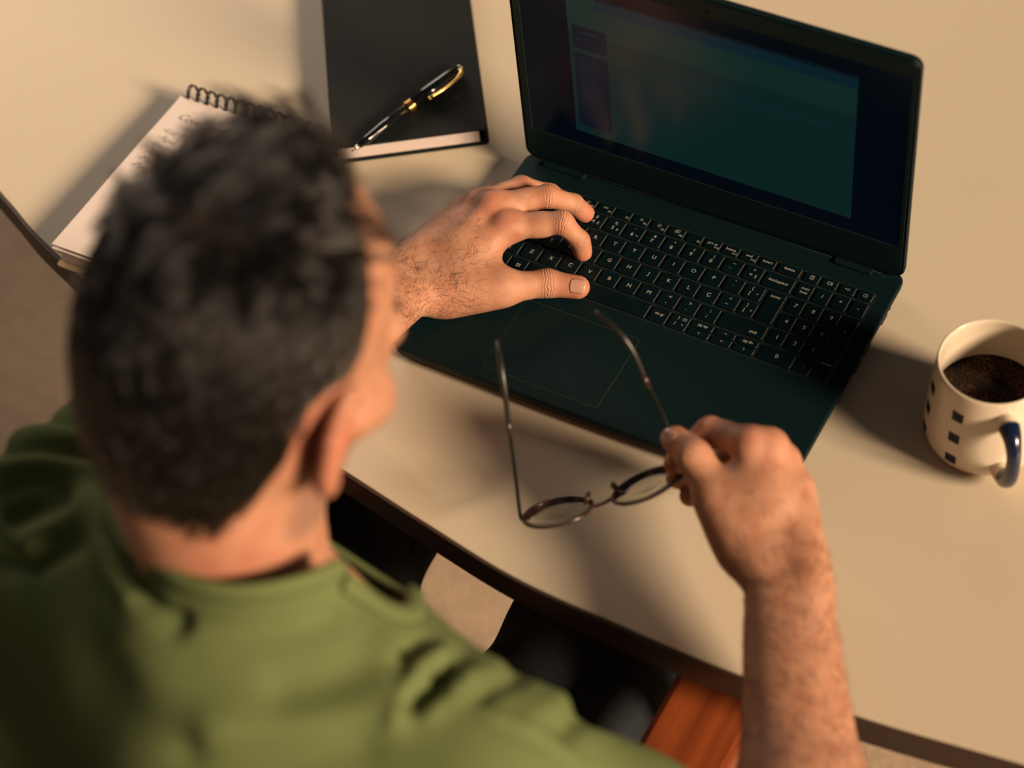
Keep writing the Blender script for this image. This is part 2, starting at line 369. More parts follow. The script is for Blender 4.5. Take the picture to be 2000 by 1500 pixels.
disp = lidpart('display', v, [(0, 1, 2, 3)], M_DISP, lidb)
def ui(name, c, rects, z, k=1.0, rough=.25):
    V = []; F = []
    for x0, y0, x1, y1 in rects:
        o = len(V); V += [(x0, y0, z), (x1, y0, z), (x1, y1, z), (x0, y1, z)]; F.append((o, o + 1, o + 2, o + 3))
    return lidpart(name, V, F, mat(name, (.001, .002, .002), rough, emit=(c, k)), lidb)
ui('screen_page', (.0020, .0145, .0140), [(.0542, .0540, .3076, .2130)], .00040)
ui('screen_page', (.0036, .019, .0165), [(.0542, .1700, .3076, .2130)], .00042)
ui('screen_toolbar', (.0007, .013, .020), [(.0812, .1985, .3074, .2096)], .00044)
ui('screen_toolbar', (.0006, .005, .009), [(.0812, .2096, .3074, .2130)], .00046)
ui('screen_sidebar', (.0006, .0055, .0110), [(.0580, .1520, .0893, .1768), (.0580, .0625, .0893, .1460)], .00044)
ui('screen_lines', (.0030, .024, .030), [(.0615 + (i % 3) * .0008, .1405 - i * .0042, .0790 + (i * 7 % 5) * .0012, .1409 - i * .0042) for i in range(12)] + [(.0675, .1700, .0800, .1712), (.0615, .1625, .0665, .1631)] + [(.0960, .1500, .2900, .1506), (.0960, .1465, .2500, .1469)], .00048)
ui('screen_heading', (.0050, .016, .0040), [(.0950, .1560, .1180, .1580)], .00048)
# webcam
v, f = loft([[(LW / 2 + .0025 + .0020 * math.cos(a), .2342 + .0020 * math.sin(a), z) for a in np.linspace(0, 2 * PI, 17)[:-1]] for z in (.0008, .00105)])
lidpart('webcam', v, f, mat('lens_black', (.0004, .0004, .0006), .1), lidb)
# barrel behind the keyboard deck, and the two hinge caps on the deck
slab('hinge_cover', rrect(.016, LW - .016, HY - .0045, HY + .0040, .002, 3), .0120, .0196, .0008, M_LAP, lap)
tube('hinge_barrel', [(.019, HY, .0160), (LW - .019, HY, .0160)], .0038, M_LAP, lap, n=16)
for x0, x1 in ((.0190, .0607), (.2962, .3306)):
    pts = rrect(x0, x1, .2335, .2400, .0018, 4)
    slab('hinge_cap', pts, .0150, .0216, .0010, M_LAP, lap, label='rectangular hinge cap on the deck')
# ------------------------------------------------------------------ mug and coffee
mug = thing('coffee_mug', 'cream mug with small navy squares and navy handle, right of the laptop', 'mug', tuple(P(1921, 845, 0)))
M_CER = mat('cream_glaze', (.66, .56, .44), .22, spec=.5, coat=.3, noise=(60, .25, (.60, .49, .37)))
M_NAVY = mat('navy_glaze', (.004, .010, .034), .22, spec=.6, coat=.4, noise=(90, .3, (.012, .025, .07)))
M_PRINT = mat('navy_print', (.004, .009, .028), .5, spec=.2)
prof = [(.0001, .003), (.036, .003), (.0375, .0), (.0425, .0012), (.0464, .006), (.0482, .014), (.0480, .026), (.0467, .045), (.0450, .065), (.0437, .079), (.0429, .087), (.0426, .0893), (.0417, .0904), (.0405, .0896), (.0402, .087), (.0409, .078), (.0422, .050), (.0430, .020), (.036, .008), (.0001, .007)]
lathe('body', prof, M_CER, mug, n=96)
def mug_r(z): return float(np.interp(z, [p[1] for p in prof[3:12]], [p[0] for p in prof[3:12]]))
aH = math.radians(-55)
ch, sh = math.cos(aH), math.sin(aH)
hp = catmull([(mug_r(.072) - .004, .0715), (.052, .0735), (.062, .0715), (.0695, .062), (.071, .046), (.067, .030), (.058, .019), (mug_r(.02) - .003, .0165)], 8)
path = [(ch * r, sh * r, z) for r, z in hp]
v, f = tube_vf(path, [.0068 + .0018 * math.cos(2 * PI * t) for t in np.linspace(0, 1, len(path))], 16, up=[-sh, ch, 0], flat=1.0)
pyd('handle', v, f, M_CER, mug, smooth=True)
n0, n1 = 8, len(path) - 10
pn = path[n0:n1]
v, f = tube_vf(pn, [.0073 + .0018 * math.cos(2 * PI * (i + n0) / len(path)) for i in range(len(pn))], 16, up=[-sh, ch, 0])
pyd('handle_glaze', v, f, M_NAVY, mug, smooth=True, label='navy glazed outer part of the handle')
aA = math.radians(-103)
for ci in range(8):
    az = aA - math.radians(44) * ci
    if abs((az - aH + PI) % (2 * PI) - PI) < math.radians(40): continue
    for zc in (.0660, .0420, .0170):
        V = []; nn = 5; s = .0098
        for j in range(5):
            for i in range(nn):
                z = zc + (j / 4 - .5) * s; r = mug_r(z) + .00022; a = az + (i / (nn - 1) - .5) * s / r; V.append((r * math.cos(a), r * math.sin(a), z))
        pyd('printed_square', V, [(q_ + i, q_ + i + 1, q_ + nn + i + 1, q_ + nn + i) for q_ in (0, 5, 10, 15) for i in range(nn - 1)], M_PRINT, mug)
cm = mat('black_coffee', (.0022, .0016, .0012), .10, spec=.22, ior=1.33)
nt = cm.node_tree; N = nt.nodes; L = nt.links; b = N['Principled BSDF']
tc = N.new('ShaderNodeTexCoord'); vo = N.new('ShaderNodeTexVoronoi'); vo.inputs['Scale'].default_value = 330; vo.feature = 'DISTANCE_TO_EDGE'
ns = N.new('ShaderNodeTexNoise'); ns.inputs['Scale'].default_value = 40; ns.inputs['Detail'].default_value = 3
L.new(tc.outputs['Object'], vo.inputs['Vector']); L.new(tc.outputs['Object'], ns.inputs['Vector'])
r1 = N.new('ShaderNodeValToRGB'); r1.color_ramp.elements[0].position = .04; r1.color_ramp.elements[0].color = (1, 1, 1, 1); r1.color_ramp.elements[1].position = .14; r1.color_ramp.elements[1].color = (0, 0, 0, 1)
r2 = N.new('ShaderNodeValToRGB'); r2.color_ramp.elements[0].position = .40; r2.color_ramp.elements[1].position = .60
L.new(vo.outputs['Distance'], r1.inputs[0]); L.new(ns.outputs['Fac'], r2.inputs[0])
mu = N.new('ShaderNodeMath'); mu.operation = 'MULTIPLY'; L.new(r1.outputs[0], mu.inputs[0]); L.new(r2.outputs[0], mu.inputs[1])
mx = N.new('ShaderNodeMixRGB'); mx.inputs[1].default_value = (.0022, .0016, .0012, 1); mx.inputs[2].default_value = (.11, .055, .025, 1); L.new(mu.outputs[0], mx.inputs[0]); L.new(mx.outputs[0], b.inputs['Base Color'])
V, F = loft([[(.0421 * math.cos(a), .0421 * math.sin(a), z) for a in np.linspace(0, 2 * PI, 65)[:-1]] for z in (.044, .0465)])
cof = pyd('coffee', V, F, cm); cof.location = mug.location; tag(cof, 'black coffee with a film of fine foam inside the cream mug', 'drink')

# ------------------------------------------------------------------ covered notebook and pen
bu = np.array([-.565, .825]); bu /= np.linalg.norm(bu); br = np.array([bu[1], -bu[0]])
c0 = P(654, 322, 0)[:2] ; ang = math.atan2(br[1], br[0])
book = thing('leather_notebook', 'thick notebook in black leather cover, above the man\'s head, under the pen', 'notebook', (c0[0], c0[1], 0), (0, 0, ang))
M_LEA = mat('black_leather', (.0065, .0095, .0098), .62, spec=.16, noise=(22, .6, (.014, .0135, .0125)), bump=(420, .25, .0008))
M_PAPER = mat('paper_edge', (.58, .49, .46), .85, noise=(300, .4, (.46, .38, .35)))
BW, BH, BT = .142, .222, .0195
slab('back_cover', rrect(0, BW, 0, BH, .004, 4), 0, .0022, .0006, M_LEA, book)
slab('page_block', [(.004, .0035), (BW - .0035 - .005, .0035), (BW - .0035 - .005, BH - .006), (.004, BH - .006)], .0022, BT - .0022, 0, M_PAPER, book)
pv = []
for k in range(14):            # leaves seen on the lower edge
    z = .003 + k * (BT - .006) / 14; d = .0028 + .0007 * ((k * 5) % 3)
    pv.append(loft([[(.0045, d, zz), (BW - .009 + .0005 * (k % 2), d, zz), (BW - .009, BH - .008, zz), (.0045, BH - .008, zz)] for zz in (z, z + .0006)]))
V, F = join_vf(pv); pyd('page_leaves', V, F, M_PAPER, book, kind='stuff')
slab('front_cover', rrect(0, BW, 0.001, BH, .004, 4), BT - .0022, BT, .0007, M_LEA, book)
V = [(BW - .003, .004, .001), (BW, .004, .001), (BW, BH - .002, .001), (BW - .003, BH - .002, .001), (BW - .003, .004, BT - .001), (BW, .004, BT - .001), (BW, BH - .002, BT - .001), (BW - .003, BH - .002, BT - .001)]
pyd('spine', V, [(0, 1, 2, 3), (4, 7, 6, 5), (0, 4, 5, 1), (1, 5, 6, 2), (2, 6, 7, 3), (3, 7, 4, 0)], M_LEA, book)
st = []
for k in range(40):
    x = .003 + k * .0035; st.append(tube_vf([(x, .2045 + .0005 * (k % 2), BT + .0003), (x + .0022, .2055 - .0005 * (k % 2), BT + .0003)], .0004, 5))
V, F = join_vf(st); pyd('stitching', V, F, mat('gold_thread', (.35, .22, .09), .6), book, label='gold coloured stitching across the upper end of the cover')
pt, pe = P(686, 296, BT + .0052), P(900, 131, BT + .0058)
dv = Vector(pe - pt); LP = dv.length
pen = thing('ballpoint_pen', 'glossy black pen with gold rings and clip lying on the leather notebook', 'pen', tuple(pt), dv.to_track_quat('X', 'Z').to_euler())
M_PEN = mat('black_lacquer', (.0035, .0045, .005), .14, coat=.6); M_GOLD = mat('gold', (.85, .55, .20), .18, metal=1.0); M_SIL = mat('steel_tip', (.72, .62, .48), .2, metal=1.0)
def xl(name, prof, m, **k):     # lathe about the pen's own x axis
    o = lathe(name, prof, m, pen, n=28, **k)
    for vv in o.data.vertices: x, y, z = vv.co; vv.co = (z, x, y)
    return o
s = LP
xl('tip', [(.0001, 0), (.0007, .0), (.0009, .003), (.0017, .005), (.0019, .0055), (.0026, .0105), (.0001, .0106)], M_SIL)
xl('barrel', [(.0001, .0095), (.0027, .0095), (.0042, .022), (.0052, .040), (.0057, s * .50), (.0001, s * .50)], M_PEN)
xl('cap', [(.0001, s * .552), (.0062, s * .552), (.0063, s * .75), (.0056, s * .88), (.0040, s * .965), (.0032, s * .985), (.0001, s * .985)], M_PEN)
for q in (.498, .517, .536): xl('ring', [(.0001, s * q), (.0058, s * q), (.0066, s * (q + .007)), (.0058, s * (q + .016)), (.0001, s * (q + .016))], M_GOLD)
xl('end_button', [(.0001, s * .98), (.0031, s * .98), (.0033, s * .992), (.0024, s), (.0001, s)], M_SIL)
cl = catmull([(s * .955, -.0040, .0030), (s * .948, -.0085, .0036), (s * .87, -.0115, .0038), (s * .76, -.0112, .0034), (s * .665, -.0092, .0030), (s * .64, -.0100, .0028)], 5)
rr = [.0013 + (.0006 if i < 9 else 0) + (.0006 if i > len(cl) - 6 else 0) for i in range(len(cl))]
tube('clip', cl, rr, M_GOLD, pen, n=8)

# ------------------------------------------------------------------ spiral notepad
npad = thing('spiral_notepad', 'white spiral notepad with pencilled list, half hidden behind the man\'s head', 'notepad', (-.3265, -.0315, 0), (0, 0, math.radians(1.2)))
M_WP = mat('white_paper', (.74, .64, .60), .85); M_KR = mat('kraft_board', (.33, .235, .14), .8, noise=(80, .4, (.26, .18, .10)))
M_WIRE = mat('dark_wire', (.012, .012, .012), .25, metal=.6)
PWD, PHT = .1530, .2140
npad.location.z = .0
slab('back_board', rrect(-.001, PWD + .001, -.003, PHT, .003, 3), 0.0002, .0022, .0004, M_KR, npad)
def sheet(name, z0, z1, dx, dy, lift, m=M_WP):
    V = []; F = []; nx, ny = 8, 14
    for s_ in (0, 1):
        for j in range(ny + 1):
            for i in range(nx + 1):
                x = dx + i / nx * PWD; y = dy + j / ny * (PHT - dy); t = 1 - j / ny
                V.append((x, y, (z0 if s_ == 0 else z1) + lift * (t ** 3) + lift * .4 * math.sin(PI * min(1, j / ny * 1.1))))
    m_ = nx + 1; Q = (nx + 1) * (ny + 1)
    for j in range(ny):
        for i in range(nx): a = j * m_ + i; F.append((a, a + m_, a + m_ + 1, a + 1)); F.append((Q + a, Q + a + 1, Q + a + m_ + 1, Q + a + m_))
    for i in range(nx): F.append((i, i + 1, Q + i + 1, Q + i)); a = ny * m_ + i; F.append((a + 1, a, Q + a, Q + a + 1))
    for j in range(ny): a = j * m_; F.append((a + m_, a, Q + a, Q + a + m_)); a += nx; F.append((a, a + m_, Q + a + m_, Q + a))
    return pyd(name, V, F, m, npad, smooth=False)
sheet('page_block', .0024, .0125, .003, .004, .0, M_WP)
sheet('page_block', .0128, .0182, .001, .002, .0015)
sheet('page', .0190, .0192, -.001, -.0005, .0025)
sheet('page', .0204, .0206, .0, .0, .0065)
ztop = lambda y: .0206 + .0065 * ((1 - y / PHT) ** 3) + .0026 * math.sin(PI * min(1, y / PHT * 1.1))
M_PENCIL = mat('pencil', (.36, .31, .29), .9)
for s_, x, y, sz in (('Contas', .014, .184, .0125), ('-Luz', .0105, .1635, .0095), ('-\u00c1gua', .0105, .1535, .0095), ('-Internet', .0100, .1435, .0095), ('-Aluguel', .0100, .1335, .0095), ('-Mercado', .0090, .1235, .0095), ('-Parcela', .0085, .1135, .0095)):
    me = text_mesh(s_, sz, shear=.35, align='LEFT', off=-.0001)
    t = new('handwriting', me, None, npad, kind='stuff');
    if not me.materials: me.materials.append(M_PENCIL)
    t.location = (x, y, ztop(y) + .0007); t.rotation_euler = (math.radians(-2), 0, math.radians(-9))
for k in range(14):
    x0 = .0085 + k * .0105
    pr_ = []
    for dx in (-.0011, .0011):
        pts = [(x0 + dx * (1 if a > 0 else 1), PHT - .0085 + .0085 * (1 - math.cos(a)) * .98, .0130 + .0165 * math.sin(a)) for a in np.linspace(-.5, PI + .5, 20)]
        pr_.append(tube_vf(pts, .0008, 6))
    e = pr_[0]; pr_.append(tube_vf([(x0 - .0013, PHT - .0075, .0215), (x0 + .0013, PHT - .0075, .0215)], .0011, 6))
    V, F = join_vf(pr_); pyd('wire_ring', V, F, M_WIRE, npad, smooth=True)
V = []; F = []

# ------------------------------------------------------------------ glasses held in the right hand
M_TORT = mat('tortoise_frame', (.045, .020, .012), .28, coat=.3, noise=(160, .8, (.010, .006, .005))); M_TEMP = mat('temple_metal', (.007, .007, .006), .28, metal=.2)
M_SLEEVE = mat('temple_sleeve', (.022, .020, .018), .30, metal=.2)
M_LENS = bpy.data.materials.new('lens_glass'); M_LENS.use_nodes = True; nt = M_LENS.node_tree; N = nt.nodes; L = nt.links; N.remove(N['Principled BSDF'])
tb = N.new('ShaderNodeBsdfTransparent'); tb.inputs[0].default_value = (.93, .95, .92, 1); gb = N.new('ShaderNodeBsdfGlossy'); gb.inputs['Roughness'].default_value = .03
fr = N.new('ShaderNodeFresnel'); fr.inputs[0].default_value = 1.06; ms = N.new('ShaderNodeMixShader'); L.new(fr.outputs[0], ms.inputs[0]); L.new(tb.outputs[0], ms.inputs[1]); L.new(gb.outputs[0], ms.inputs[2]); L.new(ms.outputs[0], N['Material Output'].inputs['Surface'])
glasses = thing('eyeglasses', 'thin round tortoiseshell eyeglasses held open by the man\'s right hand', 'glasses')
gL, gR = A(1021, 1014, 1.635), P(1330, 934, .0800)
upv, tov, rtv = CR[:, 1], CR[:, 2], CR[:, 0]
dR = (CAM - gR) @ tov; 
def frame_axes(c0, c1, tilt=.40):
    w_ = c1 - c0; w_ = w_ / np.linalg.norm(w_)
    t_ = upv * .93 + tov * tilt; t_ -= w_ * (t_ @ w_); t_ /= np.linalg.norm(t_); h_ = np.cross(w_, t_); return w_, t_, h_
d1 = 1.635; k_ = (dR - d1) / (1326 - 1021)
dep = lambda u: d1 + k_ * (u - 1021)
rims = []
for (ua, va, ub, vb) in ((1023, 1010, 1156, 989), (1197, 972, 1326, 924)):
    a_, b_ = A(ua, va, dep(ua)), A(ub, vb, dep(ub)); cc = (a_ + b_) / 2; w_, t_, h_ = frame_axes(a_, b_); rx = np.linalg.norm(b_ - a_) / 2; ry = rx * .90
    pts = [cc + w_ * rx * math.cos(a) + h_ * ry * math.sin(a) * (1.0 if math.sin(a) < 0 else .98) for a in np.linspace(0, 2 * PI, 49)[:-1]]
    rims.append((cc, w_, t_, h_, rx, ry))
    tube('rim', pts, .0017, M_TORT, glasses, n=8, closed=True)
    V = [cc + w_ * rx * .96 * r * math.cos(a) + h_ * ry * .96 * r * math.sin(a) - t_ * .0015 * (1 - r * r) + t_ * s_ for s_ in (-.0004, .0004) for r in (0, .5, 1) for a in np.linspace(0, 2 * PI, 33)[:-1]]
    F = []
    for s_ in (0, 1):
        for q in (0, 1):
            for i in range(32):
                a0 = s_ * 96 + q * 32; j = (i + 1) % 32; F.append((a0 + i, a0 + 32 + i, a0 + 32 + j, a0 + j) if s_ else (a0 + i, a0 + j, a0 + 32 + j, a0 + 32 + i))
    for i in range(32): j = (i + 1) % 32; F.append((64 + i, 64 + j, 160 + j, 160 + i))
    pyd('lens', V, F, M_LENS, glasses, smooth=True)
(c1, w1, t1, h1, rx1, ry1), (c2, w2, t2, h2, rx2, ry2) = rims
sgn = 1.0 if h1 @ tov > 0 else -1.0
pb = c1 + w1 * rx1; pc = c2 - w2 * rx2
tube('bridge', catmull([pb - w1 * .001, (pb * .7 + pc * .3) + t1 * -.001, (pb * .3 + pc * .7) + t1 * -.001, pc + w2 * .001], 6), .0016, M_TORT, glasses, n=8)
for cc, w_, t_, h_, rx, ry, sd_ in ((c1, w1, t1, h1, rx1, ry1, 1), (c2, w2, t2, h2, rx2, ry2, -1)):
    q0 = cc + w_ * sd_ * rx * .80 - h_ * sgn * ry * .45
    q0 = cc + w_ * sd_ * rx * .86 - h_ * sgn * ry * .30
    q1 = q0 + t_ * .0075 + w_ * sd_ * .0015
    V, F = tube_vf([q0 - t_ * .001 - w_ * sd_ * .004, q0 + t_ * .003, q1, q1 + t_ * .0015], [.0018, .0062 if sd_ == 1 else .0048, .0048, .0014], 10, up=w_, flat=.40)
    pyd('nose_pad', V, F, M_TORT, glasses, smooth=True)
hl = gL; 
tl = catmull([hl, A(1016, 1005, 1.628), A(1006, 920, 1.612), A(994, 835, 1.60)], 6)
tl2 = catmull([A(994, 835, 1.60), A(986, 765, 1.590), A(977, 705, 1.588), A(971, 666, 1.60)], 6)
tube('temple', tl, .0015, M_TEMP, glasses, n=8); tube('temple_tip', tl2, [.0017 + .0006 * math.sin(PI * i / (len(tl2) - 1)) for i in range(len(tl2))], M_SLEEVE, glasses, n=8, label='temple tip nearest the left hinge')
tr1 = catmull([gR, A(1324, 905, dR - .004), A(1303, 830, dR - .012), A(1262, 745, dR - .030)], 6)
tr2 = catmull([A(1262, 745, dR - .030), A(1235, 685, dR - .040), A(1205, 645, dR - .043), A(1163, 608, dR - .033)], 6)
tube('temple', tr1, .0015, M_TEMP, glasses, n=8); tube('temple_tip', tr2, [.0017 + .0006 * math.sin(PI * i / (len(tr2) - 1)) for i in range(len(tr2))], M_SLEEVE, glasses, n=8, label='temple tip lit from the right')
for q_, t_ in ((A(994, 835, 1.60), tl), (A(1262, 745, dR - .030), tr1)):
    d_ = (t_[-1] - t_[-3]); d_ /= np.linalg.norm(d_); tube('temple_joint', [q_ - d_ * .006, q_, q_ + d_ * .006], [.0017, .0024, .0018], M_TORT, glasses, n=8)
for h_, cc in ((gL, c1), (gR, c2)):
    d_ = cc - h_; d_ /= np.linalg.norm(d_); tube('end_piece', [h_ + d_ * .006, h_, h_ + CR[:, 1] * .004], [.0018, .0026, .0018], M_TORT, glasses, n=8)
# ------------------------------------------------------------------ implicit-surface modeller for the figure
class Prim:
    def __init__(s, fn, k, g): s.fn, s.k, s.g = fn, k, g
def rc(a, b, ra, rb):
    a = np.array(a, np.float32); b = np.array(b, np.float32); ab = b - a; L2 = float(ab @ ab) + 1e-12
    def fn(p):
        t = np.clip(((p - a) @ ab) / L2, 0, 1); d = p - a - t[..., None] * ab
        return np.sqrt((d * d).sum(-1)) - (ra + t * (rb - ra))
    return fn
def el(c, ax, rad):             # ax: rows are the axes
    c = np.array(c, np.float32); ax = np.array(ax, np.float32); rad = np.array(rad, np.float32)
    def fn(p):
        q = (p - c) @ ax.T; k0 = np.sqrt(((q / rad) ** 2).sum(-1)) + 1e-9; k1 = np.sqrt(((q / rad ** 2) ** 2).sum(-1)) + 1e-9
        return k0 * (k0 - 1) / k1
    return fn
def smin(a, b, k):
    h = np.maximum(k - np.abs(a - b), 0) / k; return np.minimum(a, b) - h * h * k * .25
class Field:
    def __init__(s): s.core = []; s.loose = []; s.cut = []
    def add(s, fn, k=.012): s.core.append((fn, k))
    def finger(s, fns, k=.006, kj=.009): s.loose.append((fns, k, kj))
    def carve(s, fn, k=.006): s.cut.append((fn, k))
    def ev(s, p, mask=None):    # p (B, M, 3); mask(prim index) -> bool per block
        out = np.full(p.shape[:-1], 9.0, np.float32); i = 0
        for fn, k in s.core:
            m = None if mask is None else mask[i]; i += 1
            if m is None: out = smin(out, fn(p), k)
            elif m.any(): out[m] = smin(out[m], fn(p[m]), k)
        base = out.copy() if s.loose else out
        for fns, k, kj in s.loose:
            f_ = np.full(p.shape[:-1], 9.0, np.float32); touched = False
            for fn in fns:
                m = None if mask is None else mask[i]; i += 1
                if m is None: f_ = smin(f_, fn(p), k); touched = True
                elif m.any(): f_[m] = smin(f_[m], fn(p[m]), k); touched = True
            if touched: out = np.minimum(out, smin(base, f_, kj))
        for fn, k in s.cut: out = -smin(-out, fn(p), k)
        return out
    def prims(s):
        r = [fn for fn, k in s.core]
        for fns, k, kj in s.loose: r += fns
        return r
def surface(F, lo, hi, h, nb=8):
    lo = np.array(lo, np.float32); nB = np.ceil((np.array(hi) - lo) / (h * nb)).astype(int)
    I = np.stack(np.meshgrid(*[np.arange(n_) for n_ in nB], indexing='ij'), -1).reshape(-1, 3)
    C = (lo + (I + .5) * nb * h).astype(np.float32); hd = nb * h * .5 * math.sqrt(3)
    D = np.stack([fn(C) for fn in F.prims()]); dm = D.min(0)
    tot = F.ev(C[:, None, :])[:, 0]
    act = np.abs(tot) < hd * 1.25 + .004
    I, D, dm = I[act], D[:, act], dm[act]
    need = D < dm + 2 * hd * 1.2 + .03
    g = np.stack(np.meshgrid(*[np.arange(nb + 1)] * 3, indexing='ij'), -1)
    KEYS = []; POS = []; QUADS = []
    dims = nB * nb + 2
    def kk(c): return (c[..., 0].astype(np.int64) * dims[1] + c[..., 1]) * dims[2] + c[..., 2]
    for s0 in range(0, len(I), 600):
        Ib = I[s0:s0 + 600]; G = Ib[:, None, None, None, :] * nb + g[None]
        p = (lo + G * h).astype(np.float32).reshape(len(Ib), -1, 3)
        d = F.ev(p, need[:, s0:s0 + 600]).reshape(len(Ib), nb + 1, nb + 1, nb + 1)
        sg = d < 0
        # cell vertices
        acc = np.zeros((len(Ib), nb, nb, nb, 3), np.float32); cnt = np.zeros((len(Ib), nb, nb, nb), np.float32)
        S = [slice(0, nb), slice(1, nb + 1)]
        for ax in range(3):
            for o1 in (0, 1):
                for o2 in (0, 1):
                    a = [0, 0, 0]; oth = [q for q in range(3) if q != ax]; a[oth[0]] = o1; a[oth[1]] = o2; b = list(a); b[ax] = 1
                    da = d[(slice(None), S[a[0]], S[a[1]], S[a[2]])]; db = d[(slice(None), S[b[0]], S[b[1]], S[b[2]])]
                    cr = (da < 0) != (db < 0); t = np.where(cr, da / np.where(da == db, 1, da - db), 0)
                    off = np.zeros(cr.shape + (3,), np.float32)
                    for q in range(3): off[..., q] = a[q]
                    off[..., ax] += t; acc += off * cr[..., None]; cnt += cr
        has = cnt > 0; idx = np.argwhere(has)
        cell = Ib[idx[:, 0]] * nb + idx[:, 1:]
        POS.append(lo + (cell + acc[has] / cnt[has][:, None]) * h); KEYS.append(kk(cell))
        for ax in range(3):
            s_a = [slice(0, nb)] * 3; s_b = list(s_a); s_b[ax] = slice(1, nb + 1)
            a_, b_ = sg[(slice(None), *s_a)], sg[(slice(None), *s_b)]; cr = np.argwhere(a_ != b_)
            if not len(cr): continue
            c = Ib[cr[:, 0]] * nb + cr[:, 1:]; u, v_ = [(1, 2), (2, 0), (0, 1)][ax]
            def sh(du, dv): q = c.copy(); q[:, u] -= du; q[:, v_] -= dv; return kk(q)
            q = np.stack([sh(1, 1), sh(0, 1), sh(0, 0), sh(1, 0)], 1)
            fl_ = ~a_[tuple(cr.T)]; q[fl_] = q[fl_][:, ::-1]; QUADS.append(q)
    K = np.concatenate(KEYS); V = np.concatenate(POS); Q = np.concatenate(QUADS)
    o = np.argsort(K); K = K[o]; V = V[o]
    ix = np.searchsorted(K, Q); ix = np.clip(ix, 0, len(K) - 1); ok = (K[ix] == Q).all(1); Q = ix[ok]
    return V.astype(np.float64), Q
def mesh_np(name, V, Q, m, parent=None, smooth=True, **k):
    me = bpy.data.meshes.new(name); me.vertices.add(len(V)); me.vertices.foreach_set('co', V.astype(np.float32).ravel())
    me.loops.add(Q.size); me.loops.foreach_set('vertex_index', Q.astype(np.int32).ravel())
    me.polygons.add(len(Q)); me.polygons.foreach_set('loop_start', np.arange(0, Q.size, Q.shape[1], dtype=np.int32))
    me.update(calc_edges=True); me.validate()
    return new(name, me, m, parent, smooth, **k)
def vnormals(V, Q):
    n_ = np.cross(V[Q[:, 2]] - V[Q[:, 0]], V[Q[:, 3]] - V[Q[:, 1]]); N_ = np.zeros_like(V)
    for i in range(4): np.add.at(N_, Q[:, i], n_)
    return N_ / (np.linalg.norm(N_, axis=1)[:, None] + 1e-12)
def attr(o, name, vals):
    a = o.data.attributes.new(name, 'FLOAT', 'POINT'); a.data.foreach_set('value', np.asarray(vals, np.float32))
def bump_at(p, c, r): return np.exp(-((p - np.array(c)) ** 2).sum(-1) / (r * r))

# ------------------------------------------------------------------ the man: landmarks
YAW, PIT = math.radians(13), math.radians(30)
HF = np.array([math.sin(YAW) * math.cos(PIT), math.cos(YAW) * math.cos(PIT), -math.sin(PIT)])
HR = np.array([math.cos(YAW), -math.sin(YAW), 0.0]); HU = np.cross(HR, HF)
HC = A(480, 652, 1.25)
H = lambda f_, r_, u_: HC + HF * f_ + HR * r_ + HU * u_
HAX = np.array([HF, HR, HU])
NECK_B = A(440, 1085, 1.30) + np.array([0, .035, -.03]) - CR[:, 0] * .0215
S_R = np.array([.322, -.400, .203]); S_L = np.array([-.030, -.352, .186])
E_L = A(430, 790, 1.60); E_R = np.array([.530, -.335, .010])
W_L = P(805, 545, .043); W_R = P(1534, 1105, .085)
B = Field(); add = B.add
# head
add(el(H(-.010, 0, .026), HAX, (.098, .078, .092)), .02)
add(el(H(-.036, 0, -.014), HAX, (.066, .066, .070)), .03)
add(el(H(.030, 0, -.045), HAX, (.061, .060, .075)), .025)
for s_ in (-1, 1):
    add(rc(H(.0, .056 * s_, -.050), H(.075, .014 * s_, -.104), .018, .018), .02)
    add(rc(H(.058, .052 * s_, -.030), H(.036, .062 * s_, -.028), .019, .015), .02)
    add(rc(H(.085, .012 * s_, .010), H(.072, .046 * s_, .012), .010, .009), .014)
    add(rc(H(.075, .032 * s_, -.010), H(.0751, .032 * s_, -.010), .0155, .0155), .006)
add(rc(H(.088, 0, .004), H(.112, 0, -.034), .008, .011), .010)
for s_ in (-1, 1): add(rc(H(.100, .011 * s_, -.038), H(.097, .013 * s_, -.040), .0075, .0075), .006)
add(rc(H(.090, -.018, -.066), H(.090, .018, -.066), .0085, .0085), .006); add(rc(H(.088, -.016, -.077), H(.088, .016, -.077), .0085, .0085), .006)
add(rc(H(.082, -.008, -.104), H(.082, .008, -.104), .017, .017), .012)
# ears
for s_ in (-1, 1):
    ec = H(-.001, .0825 * s_, -.024); ef = HF * .96 - HU * .10 + HR * s_ * -.32; ef /= np.linalg.norm(ef); eu = HU * .97 - HF * .16; eu -= ef * (eu @ ef); eu /= np.linalg.norm(eu); en = np.cross(ef, eu)
    EA = np.array([ef, en, eu])
    add(el(ec, EA, (.0165, .0055, .030)), .006)
    loop = [ec + ef * (.0165 * math.cos(a) - .002) + eu * (.030 * math.sin(a) + .001) + HR * s_ * .003 for a in np.linspace(-2.2, 2.0 + .6, 12)] if 0 else [ec + ef * (-.0165 * math.cos(a) * (1 - .18 * (math.sin(a) < 0))) + eu * (.031 * math.sin(a)) + HR * s_ * .0035 for a in np.linspace(-1.3, 2.3, 11)]
    for a_, b_ in zip(loop[:-1], loop[1:]): add(rc(a_, b_, .0040, .0040), .004)
    add(rc(ec - eu * .028 + ef * .002, ec - eu * .0281, .0075, .0075), .006)
    B.carve(el(ec + HR * s_ * .0065 + ef * .003 - eu * .002, EA, (.009, .0055, .016)), .004)
